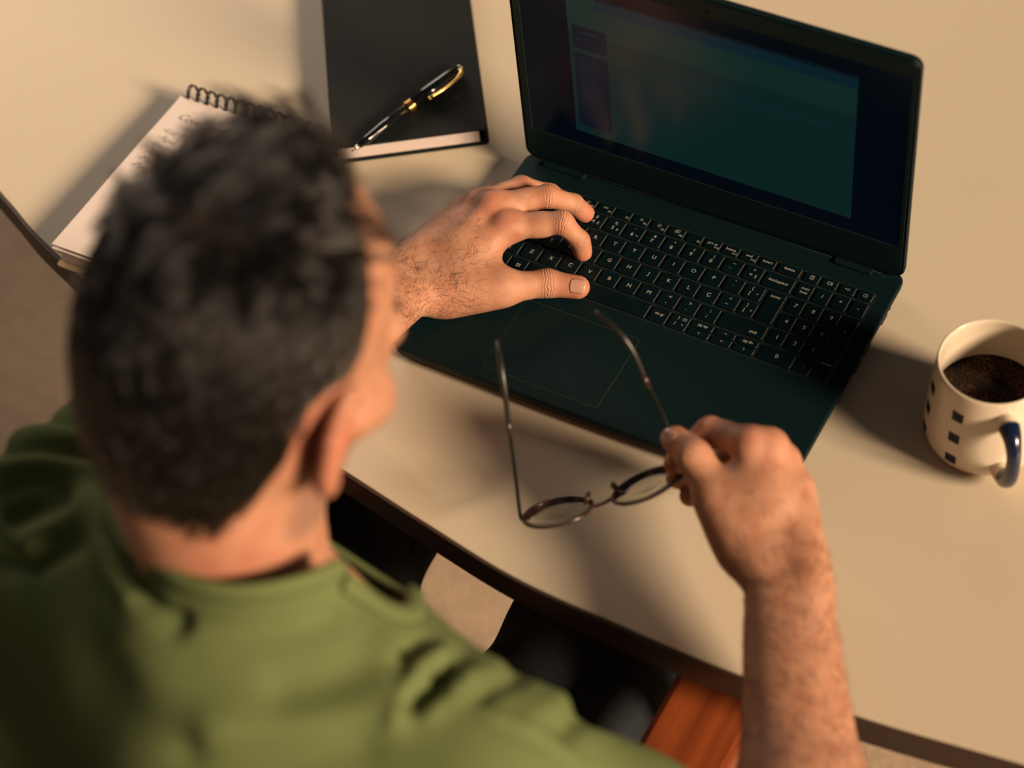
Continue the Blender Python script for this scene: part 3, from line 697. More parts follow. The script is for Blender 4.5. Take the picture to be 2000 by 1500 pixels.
# neck and trunk
add(rc(H(-.036, 0, -.050), NECK_B, .056, .060), .02)
add(rc(H(-.010, 0, -.07), NECK_B + np.array([-.016, .02, -.02]), .037, .040), .03)
NECKP = B.core[-2:]
T1 = np.array([.160, -.395, .230])
for s_, S in ((1, S_R), (-1, S_L)):
    add(rc(NECK_B - np.array([0, .01, .035]) + HR * s_ * .004, S * .75 + T1 * .25 + np.array([0, -.01, .0]), .038, .034), .022)
    add(rc(T1 + np.array([0, 0, -.03]), S, .070, .048), .04)
TAX = np.array([(.990, -.139, 0), (.139, .990, 0), (0, 0, 1)])
trunk = [el((.155, -.410, .140), TAX, (.155, .105, .140)), el((.150, -.470, .02), np.eye(3), (.150, .110, .16)), el((.145, -.535, -.12), np.eye(3), (.155, .115, .15)), el((.145, -.570, -.20), np.eye(3), (.175, .14, .10))]
for t_ in trunk: add(t_, .05)
# arms
def arm(S, E, W, wd, Fd=None):
    mid = S * .5 + E * .5
    add(rc(S, mid, .048, .046), .03); add(rc(mid, E, .046, .040), .02)
    ax = (W - E) / np.linalg.norm(W - E); side = wd - ax * (wd @ ax); side /= np.linalg.norm(side)
    add(rc(E, E * .62 + W * .38, .042, .0445), .025)
    for q in (-1, 1): add(rc(E * .62 + W * .38 + side * q * .010, W + side * q * .0125, .034, .0168), .02)
    return side
# thumb-side direction of each wrist
wdL = (P(829, 600, .043) - P(775, 490, .043)); wdR = (P(1478, 1115, .078) - P(1600, 1110, .085))
sL = arm(S_L, E_L, W_L, wdL); sR = arm(S_R, E_R, W_R, wdR)
add(rc(P(1588, 1135, .088), P(1590, 1150, .086), .0125, .0125), .012)
CREASE = []; RED = []; NAILS = []
def hand(W, side, M, Fg, Th, rM, rF, rT, palm, pr_=.016):
    # metacarpals
    offs = (.019, .007, -.006, -.017)
    for m_, o_, r_ in zip(M, offs, rM):
        add(rc(W + side * o_, m_, .0145, r_ * 1.04), .008)
        RED.append((m_ - palm * r_ * .8, .014, .5)); add(rc(m_ - palm * .0025, m_ - palm * .0026, r_ * .98, r_ * .98), .005)
    ctr = sum(M) / 4
    add(rc(W * .5 + ctr * .5 + palm * .009 + side * .004, ctr * .85 + W * .15 + palm * .010, .019, .015), .014)
    add(rc(W * .8 + ctr * .2 + palm * .006 - side * .012, ctr * .7 + W * .3 + palm * .008 - side * .016, .013, .011), .012)
    for f_, r_ in zip(Fg, rF):
        a, b, c, d = f_; L_ = [rc(a, b, r_[0], r_[1])]
        L_.append(rc(b, c, r_[1], r_[2])); L_.append(rc(c, d, r_[2], r_[3]))
        L_.append(rc(a * .45 + b * .55 + palm * .002, a * .35 + b * .65 + palm * .002, r_[0] * .93, r_[0] * .93))
        dn = (d - c) / np.linalg.norm(d - c); L_.append(rc(c * .35 + d * .65 + palm * .0012, d + palm * .0008, r_[3], r_[3] * .92))
        B.finger(L_, .005, .011)
        for q, (x, y) in ((b, (a, c)), (c, (b, d))):
            t = (y - x) / np.linalg.norm(y - x); CREASE.append((q, t, .0085))
        RED.append((b, .011, .6)); RED.append((d, .013, 1.0)); RED.append((c, .008, .3))
    a, b, c, d = Th
    B.finger([rc(a, b, rT[0], rT[1]), rc(b, c, rT[1], rT[2]), rc(c, d, rT[2], rT[3])], .006, .022)
    add(rc(W * .75 + a * .25 + side * .008, a, .016, rT[0]), .014)
    add(rc(a * .6 + b * .4, M[0] * .55 + W * .45, .010, .010), .020)
    add(rc(b * .75 + a * .25, M[0] * .72 + W * .28 + palm * .004, .0085, .0075), .018)
    CREASE.append((c, (d - b) / np.linalg.norm(d - b), .010)); RED.append((d, .015, .7)); RED.append((c, .012, .3))
# left hand on the keyboard
ML = [P(990, 443, .058), P(962, 405, .063), P(933, 400, .057), P(904, 412, .046)]
FL_ = [[ML[0], P(1098, 434, .062), P(1133, 470, .044), P(1138, 492, .0305)], [ML[1], P(1068, 383, .063), P(1120, 398, .046), P(1142, 416, .031)],
       [ML[2], P(1018, 364, .053), P(1075, 377, .040), P(1098, 393, .0295)], [ML[3], P(968, 375, .043), P(1005, 376, .034), P(1028, 385, .028)]]
TL_ = [P(872, 574, .036), P(990, 562, .040), P(1068, 553, .034), P(1129, 561, .0315)]
palmL = -CR[:, 2] * .55 + np.array([0, 0, -.8]); palmL /= np.linalg.norm(palmL)
rFl = [(.0112, .0092, .0078, .0072), (.0112, .0094, .0080, .0074), (.0105, .0088, .0075, .0070), (.0092, .0078, .0068, .0062)]
hand(W_L, sL, ML, FL_, TL_, (.0125, .0122, .0115, .0105), rFl, (.0150, .0132, .0112, .0100), palmL)
# right hand holding the glasses
MR = [P(1468, 870, .120), P(1503, 874, .117), P(1526, 902, .104), P(1540, 936, .089)]
FR_ = [[MR[0], P(1387, 840, .110), P(1340, 873, .099), P(1318, 905, .089)], [MR[1], P(1432, 885, .085), P(1368, 918, .070), P(1322, 932, .0755)],
       [MR[2], P(1465, 915, .066), P(1395, 948, .058), P(1348, 968, .064)], [MR[3], P(1490, 945, .052), P(1450, 965, .047), P(1415, 985, .052)]]
TR_ = [P(1452, 1072, .082), P(1392, 962, .101), P(1354, 890, .1125), P(1319, 859, .108)]
palmR = np.cross(sR, (MR[1] - W_R)); palmR /= np.linalg.norm(palmR)
if palmR @ CR[:, 2] > 0: palmR = -palmR
rFr = [(.0112, .0098, .0085, .0076), (.0112, .0098, .0085, .0078), (.0108, .0092, .0080, .0075), (.0095, .0082, .0072, .0066)]
hand(W_R, sR, MR, FR_, TR_, (.0125, .0122, .0115, .0108), rFr, (.0150, .0135, .0122, .0108), palmR)

import time as _t; _t0 = _t.time()
V, Q = surface(B, (-.36, -.74, -.33), (.68, .24, .60), .0021)
print('BODY', len(V), round(_t.time() - _t0, 1))
NB = vnormals(V, Q)
# ---- skin
def skin_mat():
    m = mat('skin', (.46, .23, .14), .50, spec=.35, sss=.14)
    nt = m.node_tree; N = nt.nodes; L = nt.links; b = N['Principled BSDF']; tc = N.new('ShaderNodeTexCoord')
    def at(nm): a = N.new('ShaderNodeAttribute'); a.attribute_name = nm; return a
    def mix(f_, c1, c2, mode='MIX'):
        x = N.new('ShaderNodeMixRGB'); x.blend_type = mode
        for i, q in enumerate((f_, c1, c2)):
            if isinstance(q, (int, float)): x.inputs[i].default_value = q
            elif isinstance(q, tuple): x.inputs[i].default_value = (*q, 1)
            else: L.new(q, x.inputs[i])
        return x.outputs[0]
    def noise(s_, d_=4): n_ = N.new('ShaderNodeTexNoise'); n_.inputs['Scale'].default_value = s_; n_.inputs['Detail'].default_value = d_; L.new(tc.outputs['Object'], n_.inputs['Vector']); return n_.outputs['Fac']
    def ramp(x, a, b_): r = N.new('ShaderNodeValToRGB'); r.color_ramp.elements[0].position = a; r.color_ramp.elements[1].position = b_; L.new(x, r.inputs[0]); return r.outputs[0]
    def math_(op, a, b_=None):
        x = N.new('ShaderNodeMath'); x.operation = op
        for i, q in enumerate((a, b_)):
            if q is None: continue
            if isinstance(q, (int, float)): x.inputs[i].default_value = q
            else: L.new(q, x.inputs[i])
        return x.outputs[0]
    base = mix(ramp(noise(60), .35, .7), (.47, .240, .150), (.37, .160, .092))
    base = mix(math_('MULTIPLY', at('red').outputs['Fac'], .75), base, (.44, .130, .085))
    base = mix(math_('MULTIPLY', at('stubble').outputs['Fac'], .55), base, (.20, .13, .10))
    base = mix(at('scalp').outputs['Fac'], base, (.016, .012, .010))  # scalp coloured dark: hair tone plus painted shade beneath the strands
    L.new(base, b.inputs['Base Color'])
    # relief: pores, knuckle creases
    cz = math_('ADD', math_('MULTIPLY', at('ct').outputs['Fac'], 1.0), math_('MULTIPLY', noise(150, 3), 7.0))
    wv = math_('SINE', math_('MULTIPLY', cz, 1.25))
    wv = math_('MULTIPLY', math_('POWER', math_('ABSOLUTE', wv), .5), at('cm').outputs['Fac'])
    hgt = math_('ADD', math_('MULTIPLY', wv, 1.0), math_('MULTIPLY', noise(1100, 4), .42))
    bp = N.new('ShaderNodeBump'); bp.inputs['Strength'].default_value = .7; bp.inputs['Distance'].default_value = .0012
    L.new(hgt, bp.inputs['Height']); L.new(bp.outputs['Normal'], b.inputs['Normal'])
    return m
M_SKIN = skin_mat()
man = thing('person', 'man with dark greying hair and olive green t-shirt, seen from above and behind', 'person', (0, 0, 0))
body = mesh_np('body', V, Q, M_SKIN, man)
red = np.zeros(len(V))
for c, r, k in RED: red = np.maximum(red, k * bump_at(V, c, r))
for s_ in (-1, 1): red = np.maximum(red, 1.0 * bump_at(V, H(-.004, .085 * s_, -.024), .026))
red = np.maximum(red, .5 * bump_at(V, A(420, 1130, 1.28), .05))
attr(body, 'red', red)
q = (V - HC) @ HAX.T; qd = q / (np.linalg.norm(q, axis=1)[:, None] + 1e-9)
stub = ((q[:, 0] > .0) & (q[:, 2] < -.035) & (q[:, 2] > -.118 + .2 * np.clip(.03 - q[:, 0], 0, 1)) & (np.abs(q[:, 1]) < .08) & (q[:, 0] < .11)).astype(float)
stub *= np.clip((-.035 - q[:, 2]) / .02, 0, 1) * np.clip((q[:, 0] + .005) / .02, 0, 1); attr(body, 'stubble', stub)
cm = np.zeros(len(V)); ct = np.zeros(len(V))
for c, t, r in CREASE:
    d_ = (V - c) @ t; m_ = np.exp(-(d_ / (r * .50)) ** 2) * (np.linalg.norm(V - c, axis=1) < .022); up_ = m_ > cm
    ct = np.where(up_, d_ * 1000, ct); cm = np.maximum(cm, m_)
attr(body, 'cm', cm); attr(body, 'ct', ct)
# hair boundary in the head's own frame: elevation of the hairline against azimuth
def hairline(az): return np.interp(np.abs(az), np.radians([0, 30, 55, 66, 71, 75, 80, 87, 96, 106, 128, 154, 180]), np.radians([60, 61, 63, 60, 40, 12, 0, -8, -26, -50, -60, -58, -56]))
org = np.array([-.010, 0, .010])
def azel(p):
    q_ = (p - HC) @ HAX.T - org; r_ = np.linalg.norm(q_, axis=-1) + 1e-9
    return np.arctan2(q_[..., 1], q_[..., 0]), np.arcsin(np.clip(q_[..., 2] / r_, -1, 1)), r_
az, elv, rr_ = azel(V)
earm = np.maximum(bump_at(V, H(.002, .090, -.022), .034), bump_at(V, H(.002, -.090, -.022), .034))
scalp = np.clip((elv - hairline(az)) / math.radians(5) + .5, 0, 1) * (rr_ < .150) * (earm < .30)
attr(body, 'scalp', scalp)
# eyes
M_EYE = mat('eye_white', (.7, .68, .64), .15); M_IRIS = mat('iris', (.05, .025, .012), .1)
for s_ in (-1, 1):
    ecn = H(.0815, .032 * s_, -.010)
    V_, F_ = loft([[tuple(ecn + HF * .0105 * math.cos(b_) + (HR * math.cos(a_) + HU * .62 * math.sin(a_)) * .0125 * math.sin(b_)) for a_ in np.linspace(0, 2 * PI, 17)[:-1]] for b_ in (1.4, 1.1, .8, .5)])
    e_ = pyd('eye', V_, F_, M_EYE, man, smooth=True)
    V_, F_ = loft([[tuple(ecn + HF * (.0094 + z_) + (HR * math.cos(a_) + HU * math.sin(a_)) * .0052) for a_ in np.linspace(0, 2 * PI, 17)[:-1]] for z_ in (0, .0004)]); pyd('iris', V_, F_, M_IRIS, e_)
    tube('eyebrow', [H(.098, .014 * s_, .013), H(.096, .028 * s_, .016), H(.090, .038 * s_, .014)], [.0022, .003, .0012], mat('brow_hair', (.02, .014, .01), .7), man, n=8, flat=.6)
# nails
M_NAIL = mat('nail', (.43, .225, .17), .30, spec=.5, coat=.4)
def nail(c, d, r, up_, w_, l_, back=.0):
    t = (d - c) / np.linalg.norm(d - c); n_ = up_ - t * (up_ @ t); n_ /= np.linalg.norm(n_); s_ = np.cross(t, n_); o = d - t * back; V_ = []; F_ = []
    nu, nv = 9, 9
    for k_, rr in ((0, r + .00045), (1, r - .0006)):
        for j in range(nv + 1):
            vv = -1 + 2 * j / nv; wid = w_ / 2 * (1 - .10 * abs(vv) ** 4) * (1 if abs(vv) < .99 else .72)
            for i in range(nu + 1):
                x = (-1 + 2 * i / nu) * wid; x2 = (-1 + 2 * i / nu); a = x / r
                V_.append(o + t * (vv * l_ / 2 * (1 - .10 * x2 * x2)) + s_ * rr * math.sin(a) + n_ * (rr * math.cos(a) - .0010 * max(0, vv) ** 2))
    m_ = nu + 1; Q_ = m_ * (nv + 1)
    for j in range(nv):
        for i in range(nu): a = j * m_ + i; F_.append((a, a + 1, a + m_ + 1, a + m_)); F_.append((Q_ + a, Q_ + a + m_, Q_ + a + m_ + 1, Q_ + a + 1))
    for i in range(nu): a = i; F_.append((a, Q_ + a, Q_ + a + 1, a + 1)); a = nv * m_ + i; F_.append((a, a + 1, Q_ + a + 1, Q_ + a))
    for j in range(nv): a = j * m_; F_.append((a, a + m_, Q_ + a + m_, Q_ + a)); a += nu; F_.append((a, Q_ + a, Q_ + a + m_, a + m_))
    pyd('nail', V_, F_, M_NAIL, man, smooth=True)
nail(TL_[2], TL_[3], .0101, CR[:, 2] * .9 + np.array([0, -.25, .4]), .0125, .0135, .0)
up0 = CR[:, 2]
for f_, r_ in zip(FL_, rFl): nail(f_[2], f_[3], r_[3] + .0001, f_[2] - f_[0] + np.array([.02, .03, .03]) if 0 else (f_[3] - f_[0]) * .6 + np.array([0, 0, .06]), .0092, .0105, .0)
nail(TR_[2], TR_[3], .0109, -sR * .35 + CR[:, 2] * .6 - CR[:, 0] * .55, .0130, .0140, .001)
for f_, r_ in zip(FR_, rFr): nail(f_[2], f_[3], r_[3] + .0001, f_[2] - f_[1] if 0 else np.cross(np.cross(f_[3] - f_[2], f_[1] - f_[2]), f_[3] - f_[2]) * -1, .0092, .0105, .0)
# ------------------------------------------------------------------ t-shirt
SH = Field(); sa = SH.add
g_ = .010
for s_, S in ((1, S_R), (-1, S_L)):
    sa(rc(NECK_B - np.array([0, .01, .022]) + HR * s_ * .01, S * .75 + T1 * .25 + np.array([0, -.01, .0]), .048, .048), .04)
    sa(rc(T1 + np.array([0, 0, -.03]), S, .080, .062), .04)
SLV = []
sa(rc(S_L + np.array([.03, -.04, -.06]), (.0, -.50, -.06), .085, .11), .05)
for S, E_ in ((S_R, E_R), (S_L, E_L)):
    e = S + (E_ - S) * .72; sa(rc(S, e, .068, .070), .03); d_ = (E_ - S) / np.linalg.norm(E_ - S); SLV.append((S + (E_ - S) * .70, d_))
for c_, r_ in (((.155, -.402, .145), (.174, .118, .155)), ((.150, -.445, .01), (.172, .130, .17)), ((.145, -.535, -.12), (.178, .140, .15)), ((.145, -.570, -.19), (.19, .155, .10))): sa(el(c_, TAX, r_), .05)
CB, CL_, CR_ = A(452, 1162, 1.257), A(240, 995, 1.322), A(656, 1106, 1.272)
CF = (CL_ + CR_) / 2 + np.array([-.008, .070, -.125])
ctrC = (CL_ + CR_ + CB + CF) / 4
sa(rc(ctrC - np.array([0, .0, .05]), ctrC + np.array([0, .01, .03]), .066, .062), .03)
V, Q = surface(SH, (-.24, -.78, -.33), (.62, -.05, .45), .0036)
print('SHIRT', len(V), round(_t.time() - _t0, 1))
NS = vnormals(V, Q)

# folds: ridges (+) and valleys (-) as strokes over the cloth, width in mm
px = PX(V); face = ((CAM - V) * NS).sum(1) / np.linalg.norm(CAM - V, axis=1); fm = np.clip((face + .25) / .25, 0, 1)
def stroke(pts, w_, h_):
    pts = np.array(pts, float); best = np.full(len(V), 1e9)
    c_ = catmull(np.c_[pts, np.zeros(len(pts))], 6)[:, :2]
    for a, b in zip(c_[:-1], c_[1:]):
        ab = b - a; t = np.clip(((px - a) @ ab) / (ab @ ab + 1e-9), 0, 1); d = np.hypot(*(px - a - t[:, None] * ab).T); best = np.minimum(best, d)
    return h_ * np.exp(-(best / (w_ * 3.3)) ** 2)
D = np.zeros(len(V))
for pts, w_, h_ in (
    ([(798, 1372), (830, 1345), (872, 1318)], 6, -.010), ([(770, 1410), (800, 1340), (835, 1300), (860, 1285)], 5, .006), ([(840, 1395), (890, 1345), (905, 1325)], 6, .004),
    ([(782, 1285), (800, 1268), (825, 1255)], 6, -.005), ([(858, 1312), (875, 1295), (900, 1282)], 6, -.005), ([(815, 1310), (845, 1290), (865, 1275)], 5, .003),
    ([(935, 1360), (960, 1335), (1015, 1315)], 7, -.006), ([(900, 1350), (930, 1325), (970, 1308)], 6, .003), ([(1108, 1420), (1130, 1398), (1165, 1385)], 8, -.006),
    ([(1040, 1400), (1090, 1370), (1120, 1345)], 8, .003), ([(668, 1195), (715, 1235), (800, 1300), (880, 1345), (960, 1395), (1060, 1440), (1140, 1500)], 3, .0035), ([(660, 1205), (705, 1245), (790, 1312), (870, 1357), (950, 1407), (1050, 1453), (1130, 1512)], 2.2, -.0028),
    ([(0, 826), (80, 820), (160, 838)], 3, -.004), ([(0, 885), (80, 880), (190, 890)], 4, -.006), ([(0, 855), (90, 850), (170, 862)], 5, .005), ([(0, 915), (90, 905), (200, 925)], 5, .006),
    ([(0, 965), (60, 940), (120, 950)], 5, -.003), ([(20, 1010), (70, 990), (120, 975)], 8, -.008), ([(60, 1060), (130, 1020), (170, 975)], 7, .007), ([(-20, 1090), (60, 1100), (140, 1060)], 9, -.006),
    ([(215, 1040), (240, 1110), (290, 1180), (340, 1220)], 7, -.008), ([(180, 1000), (200, 1080), (250, 1160)], 6, .004),
    ([(350, 1210), (450, 1240), (560, 1235), (640, 1210)], 10, -.004), ([(700, 1300), (640, 1330), (560, 1350)], 14, -.005), ([(750, 1390), (600, 1420), (430, 1430)], 16, .006), ([(700, 1450), (560, 1475), (380, 1470)], 14, -.005),
    ([(120, 1200), (160, 1320), (150, 1480)], 26, -.004), ([(250, 1250), (320, 1350), (420, 1420)], 18, .004)):
    D += stroke(pts, w_, h_)
D *= fm; D = np.maximum(D, -.009)
D += .0022 * np.sin(V[:, 0] * 38 + 3 * np.sin(V[:, 2] * 17)) * np.sin(V[:, 2] * 31 + V[:, 1] * 22)
V = V + NS * D[:, None]
# neck opening: remove the cloth above the collar plane, near the neck
zc = CL_ - CB; pn_ = np.cross(CR_ - CB, CL_ - CB); pn_ /= np.linalg.norm(pn_); pn_ = pn_ if pn_[2] > 0 else -pn_
pn_ = np.cross(CR_ - CL_, (CF - CB)); pn_ /= np.linalg.norm(pn_); pn_ = pn_ if pn_[2] > 0 else -pn_
hgt = (V - ctrC) @ pn_
ctl = catmull([CB, CR_ * .72 + CB * .34 + (CR_ - CL_) * .02 - CR_ * .06, CR_, CR_ * .4 + CF * .6 + (CR_ - CL_) * .12, CF, CL_ * .4 + CF * .6 - (CR_ - CL_) * .12, CL_], 10, closed=True)
def cat_ring():
    e1 = (CR_ - CL_) / 2; c0_ = (CR_ + CL_) / 2; back = CB - c0_; fr = CF - c0_; out = []
    for a in np.linspace(0, 2 * PI, 81)[:-1]:
        s_, c_ = math.sin(a), math.cos(a); out.append(c0_ + e1 * c_ + (back * -s_ if s_ < 0 else fr * s_))
    return np.array(out)
ring = cat_ring()
rc_ = ring.mean(0)
def in_open(p):              # inside the opening: closest ring direction
    u1 = (CR_ - CL_); u1 /= np.linalg.norm(u1); u2 = np.cross(pn_, u1); d = p - rc_; a = np.arctan2(d @ u2, d @ u1); r = np.hypot(d @ u1, d @ u2)
    rd = ring - rc_; ra = np.arctan2(rd @ u2, rd @ u1); rr2 = np.hypot(rd @ u1, rd @ u2); hh = rd @ pn_; o = np.argsort(ra)
    R_ = np.interp(a, ra[o], rr2[o], period=2 * PI); Hh = np.interp(a, ra[o], hh[o], period=2 * PI)
    return r, R_, (d @ pn_) - Hh, a
r_, R_, h_, a_ = in_open(V)
cpx = np.array([(225, 960), (236, 985), (246, 1030), (285, 1092), (360, 1143), (452, 1162), (560, 1152), (620, 1132), (660, 1108), (700, 1140), (765, 1195)], float)
pq = PX(V); seen = ((CAM - V) * NS).sum(1) > 0
cutv = (seen | (pq[:, 0] > 640)) & (r_ < .125) & (h_ > -.07) & (pq[:, 0] > 225) & (pq[:, 0] < 765) & (pq[:, 1] < np.interp(pq[:, 0], cpx[:, 0], cpx[:, 1]))
cutv |= (pq[:, 0] > 645) & (pq[:, 0] < 800) & (pq[:, 1] < np.interp(pq[:, 0], [645, 700, 765, 800], [1100, 1135, 1192, 1205])) & (np.linalg.norm(V - rc_, axis=1) < .140)
cutv |= ~seen & (r_ < R_ + .03) & (h_ > .0) | (~seen & (r_ < R_) & (h_ > -.06))
for c_, d_ in SLV:
    t = (V - c_) @ d_; cutv |= (t > 0) & (np.linalg.norm(V - c_ - t[:, None] * d_, axis=1) < .09)
keep = ~cutv[Q].any(1); Qk = Q[keep]
edge_near = np.zeros(len(V), bool); bad = Q[~keep & ~cutv[Q].all(1)].ravel(); edge_near[bad] = True; edge_near &= ~cutv
_e = np.sort(np.concatenate([Qk[:, [0, 1]], Qk[:, [1, 2]], Qk[:, [2, 3]], Qk[:, [3, 0]]]), 1); _u, _n = np.unique(_e, axis=0, return_counts=True); _b = np.unique(_u[_n == 1])
HEMS = []
for c_, d_ in SLV:
    t = (V[_b] - c_) @ d_; m = (np.abs(t) < .02) & (np.linalg.norm(V[_b] - c_, axis=1) < .11); V[_b[m]] -= t[m][:, None] * d_; HEMS.append((V[_b[m]], c_, d_))
used = np.unique(Qk); rem = -np.ones(len(V), int); rem[used] = np.arange(len(used))
M_SHIRT = mat('olive_cotton', (.120, .150, .058), .9, spec=.12, noise=(25, .35, (.100, .128, .048)), bump=(1600, .35, .0006))
shirt = mesh_np('t_shirt', V[used], rem[Qk], M_SHIRT, man, label='olive green cotton t-shirt')
so = shirt.modifiers.new('cloth', 'SOLIDIFY'); so.thickness = .0016; so.offset = -1
sm = shirt.modifiers.new('soft', 'SMOOTH'); sm.factor = .5; sm.iterations = 2
for hv, c_, d_ in HEMS:
    c0_ = hv.mean(0); e1 = np.cross(d_, [0, 0, 1.]); e1 /= np.linalg.norm(e1); e2 = np.cross(d_, e1); ha = np.arctan2((hv - c0_) @ e2, (hv - c0_) @ e1); hr = np.linalg.norm(hv - c0_, axis=1)
    hp_ = []
    for a in np.linspace(-PI, PI, 64, endpoint=False):
        w_ = np.exp(-(np.angle(np.exp(1j * (ha - a))) / .12) ** 2); r__ = (hr * w_).sum() / w_.sum(); hp_.append(c0_ - d_ * .002 + (e1 * math.cos(a) + e2 * math.sin(a)) * (r__ + .0004))
    tube('sleeve_hem', hp_, .0026, M_SHIRT, shirt, n=8, closed=True)
# collar band following the opening, lying on the cloth
Vs, Qs, NSs = V[used], rem[Qk], NS[used]
ed = np.sort(np.concatenate([Qs[:, [0, 1]], Qs[:, [1, 2]], Qs[:, [2, 3]], Qs[:, [3, 0]]]), 1); eu_, ec_ = np.unique(ed, axis=0, return_counts=True)
bv = np.unique(eu_[ec_ == 1]); bp_ = Vs[bv]; bn_ = NSs[bv]; m = np.linalg.norm(bp_ - rc_, axis=1) < .14; bp_, bn_ = bp_[m], bn_[m]
u1 = (CR_ - CL_); u1 /= np.linalg.norm(u1); u2 = np.cross(pn_, u1); ba = np.arctan2((bp_ - rc_) @ u2, (bp_ - rc_) @ u1)
NA = 96; an = np.linspace(-PI, PI, NA, endpoint=False); cb = []; cn = []
for a in an:
    w_ = np.exp(-((np.angle(np.exp(1j * (ba - a)))) / .09) ** 2) + 1e-12; cb.append((bp_ * w_[:, None]).sum(0) / w_.sum()); cn.append((bn_ * w_[:, None]).sum(0) / w_.sum())
cb = np.array(cb); cn = np.array(cn)
for _ in range(3): cb = (np.roll(cb, 1, 0) + cb * 2 + np.roll(cb, -1, 0)) / 4; cn = (np.roll(cn, 1, 0) + cn * 2 + np.roll(cn, -1, 0)) / 4
cn /= np.linalg.norm(cn, axis=1)[:, None]; tn = np.roll(cb, -1, 0) - np.roll(cb, 1, 0); tn /= np.linalg.norm(tn, axis=1)[:, None]; ou = np.cross(tn, cn); ou *= np.sign((ou * (cb - rc_)).sum(1))[:, None]
prof_ = [(-.0030, -.0030), (-.0042, .0005), (-.0030, .0030), (.0020, .0040), (.0070, .0034), (.0098, .0016), (.0100, -.0010), (.0040, -.0014)]
Vv = [cb[i] + ou[i] * a + cn[i] * b_ for i in range(NA) for a, b_ in prof_]
m_ = len(prof_); Ff = [(i * m_ + j, i * m_ + (j + 1) % m_, ((i + 1) % NA) * m_ + (j + 1) % m_, ((i + 1) % NA) * m_ + j) for i in range(NA) for j in range(m_)]
pyd('collar', Vv, Ff, M_SHIRT, shirt, smooth=True)

# ------------------------------------------------------------------ trousers and shoes, chair
M_DEN = mat('black_denim', (.0045, .0060, .0075), .9, spec=.2, noise=(1500, .8, (.030, .036, .040)), bump=(900, .5, .0006))
TRf = Field()
hipL, hipR = np.array([.040, -.52, -.225]), np.array([.195, -.52, -.225])
kL, kR = np.array([-.050, .02, -.205]), np.array([.222, .03, -.205])
fL, fR = np.array([-.23, -.02, -.66]), np.array([.20, .06, -.66])
TRf.add(el((.145, -.56, -.215), np.eye(3), (.19, .15, .095)), .03)
for h0, k0, f0 in ((hipL, kL, fL), (hipR, kR, fR)):
    TRf.add(rc(h0, k0, .090, .074 if k0[0] < 0 else .079), .03); TRf.add(rc(k0, f0, .070, .052), .02)
V, Q = surface(TRf, (-.25, -.76, -.76), (.46, .16, -.08), .006)
N_ = vnormals(V, Q)
V = V + N_ * (.0035 * np.sin(V[:, 1] * 60 + 2.5 * np.sin(V[:, 0] * 25)) * np.clip((V[:, 1] + .5) * 3, 0, 1) ** .5)[:, None]
tro = mesh_np('trousers', V, Q, M_DEN, man, label='black denim trousers')
tube('side_seam', [(h + np.array([sx, .02 + (k0 - h)[1] * t * 0, 0])) for h, k0, sx in () for t in ()] or [hipR + (kR - hipR) * t + np.array([.083 - .018 * t, 0, .02]) for t in np.linspace(.05, .95, 10)], .0022, M_DEN, tro, n=6)
tube('side_seam', [hipL + (kL - hipL) * t + np.array([.080 - .016 * t, 0, .03]) for t in np.linspace(.15, .95, 10)], .0022, M_DEN, tro, n=6)
M_SHOE = mat('shoe_leather', (.01, .008, .007), .4)
for sx, sy in ((-.23, -.02), (.20, .06)):
    o_ = [(sx + x, sy + y) for x, y in ((-.035, -.09), (.035, -.09), (.045, .03), (.05, .11), (.03, .17), (0, .185), (-.03, .17), (-.045, .11), (-.045, .03))]
    R = [[(x, y, -.7395) for x, y in o_], [(x, y, -.725) for x, y in inset(o_, -.003)], [(x, y, -.70) for x, y in inset(o_, .006)], [(x, y, -.665 - .03 * max(0, (y - sy - .06) / .14)) for x, y in inset(o_, .026)]]
    v, f = loft(R); pyd('shoe', v, f, M_SHOE, man, smooth=True)
chair = thing('armchair', 'armchair with black upholstery and orange-brown wooden armrests, under the man', 'chair', (.14, -.35, -.74))
M_WOOD = mat('varnished_wood', (.36, .085, .018), .32, coat=.3)
nt = M_WOOD.node_tree; N = nt.nodes; L = nt.links; tc = N.new('ShaderNodeTexCoord'); mp = N.new('ShaderNodeMapping'); mp.inputs['Scale'].default_value = (60, 3, 30); ns = N.new('ShaderNodeTexNoise'); ns.inputs['Scale'].default_value = 1.2; ns.inputs['Detail'].default_value = 8
cr_ = N.new('ShaderNodeValToRGB'); cr_.color_ramp.elements[0].color = (.15, .030, .008, 1); cr_.color_ramp.elements[1].color = (.30, .072, .018, 1); cr_.color_ramp.elements[0].position = .3; cr_.color_ramp.elements[1].position = .7
L.new(tc.outputs['Object'], mp.inputs['Vector']); L.new(mp.outputs[0], ns.inputs['Vector']); L.new(ns.outputs['Fac'], cr_.inputs[0]); L.new(cr_.outputs[0], N['Principled BSDF'].inputs['Base Color'])
M_UPH = mat('black_upholstery', (.004, .005, .006), .8, bump=(900, .4, .0006)); M_DW = mat('dark_wood', (.035, .012, .006), .4)
slab('seat', rrect(-.25, .25, -.24, .262, .05, 6), .370, .445, .016, M_UPH, chair)
slab('seat_rail', rrect(-.235, .235, -.23, .215, .04, 4), .335, .371, .004, M_DW, chair)
slab('backrest', rrect(-.22, .22, -.36, -.315, .015, 4), .48, .86, .012, M_UPH, chair)
for sx in (-1, 1):
    slab('armrest', rrect(min(sx * .184, sx * .256), max(sx * .184, sx * .256), -.33, .315, .018, 5), .632, .662, .006, M_WOOD, chair)
    xs = sx * .232
    for y0 in (.22, -.30): slab('leg', rrect(xs - .018, xs + .018, y0, y0 + .036, .005, 3), 0, .633, .002, M_DW, chair)
    slab('back_post', rrect(sx * .19 - .014, sx * .19 + .014, -.345, -.315, .004, 3), .36, .50, .002, M_DW, chair)
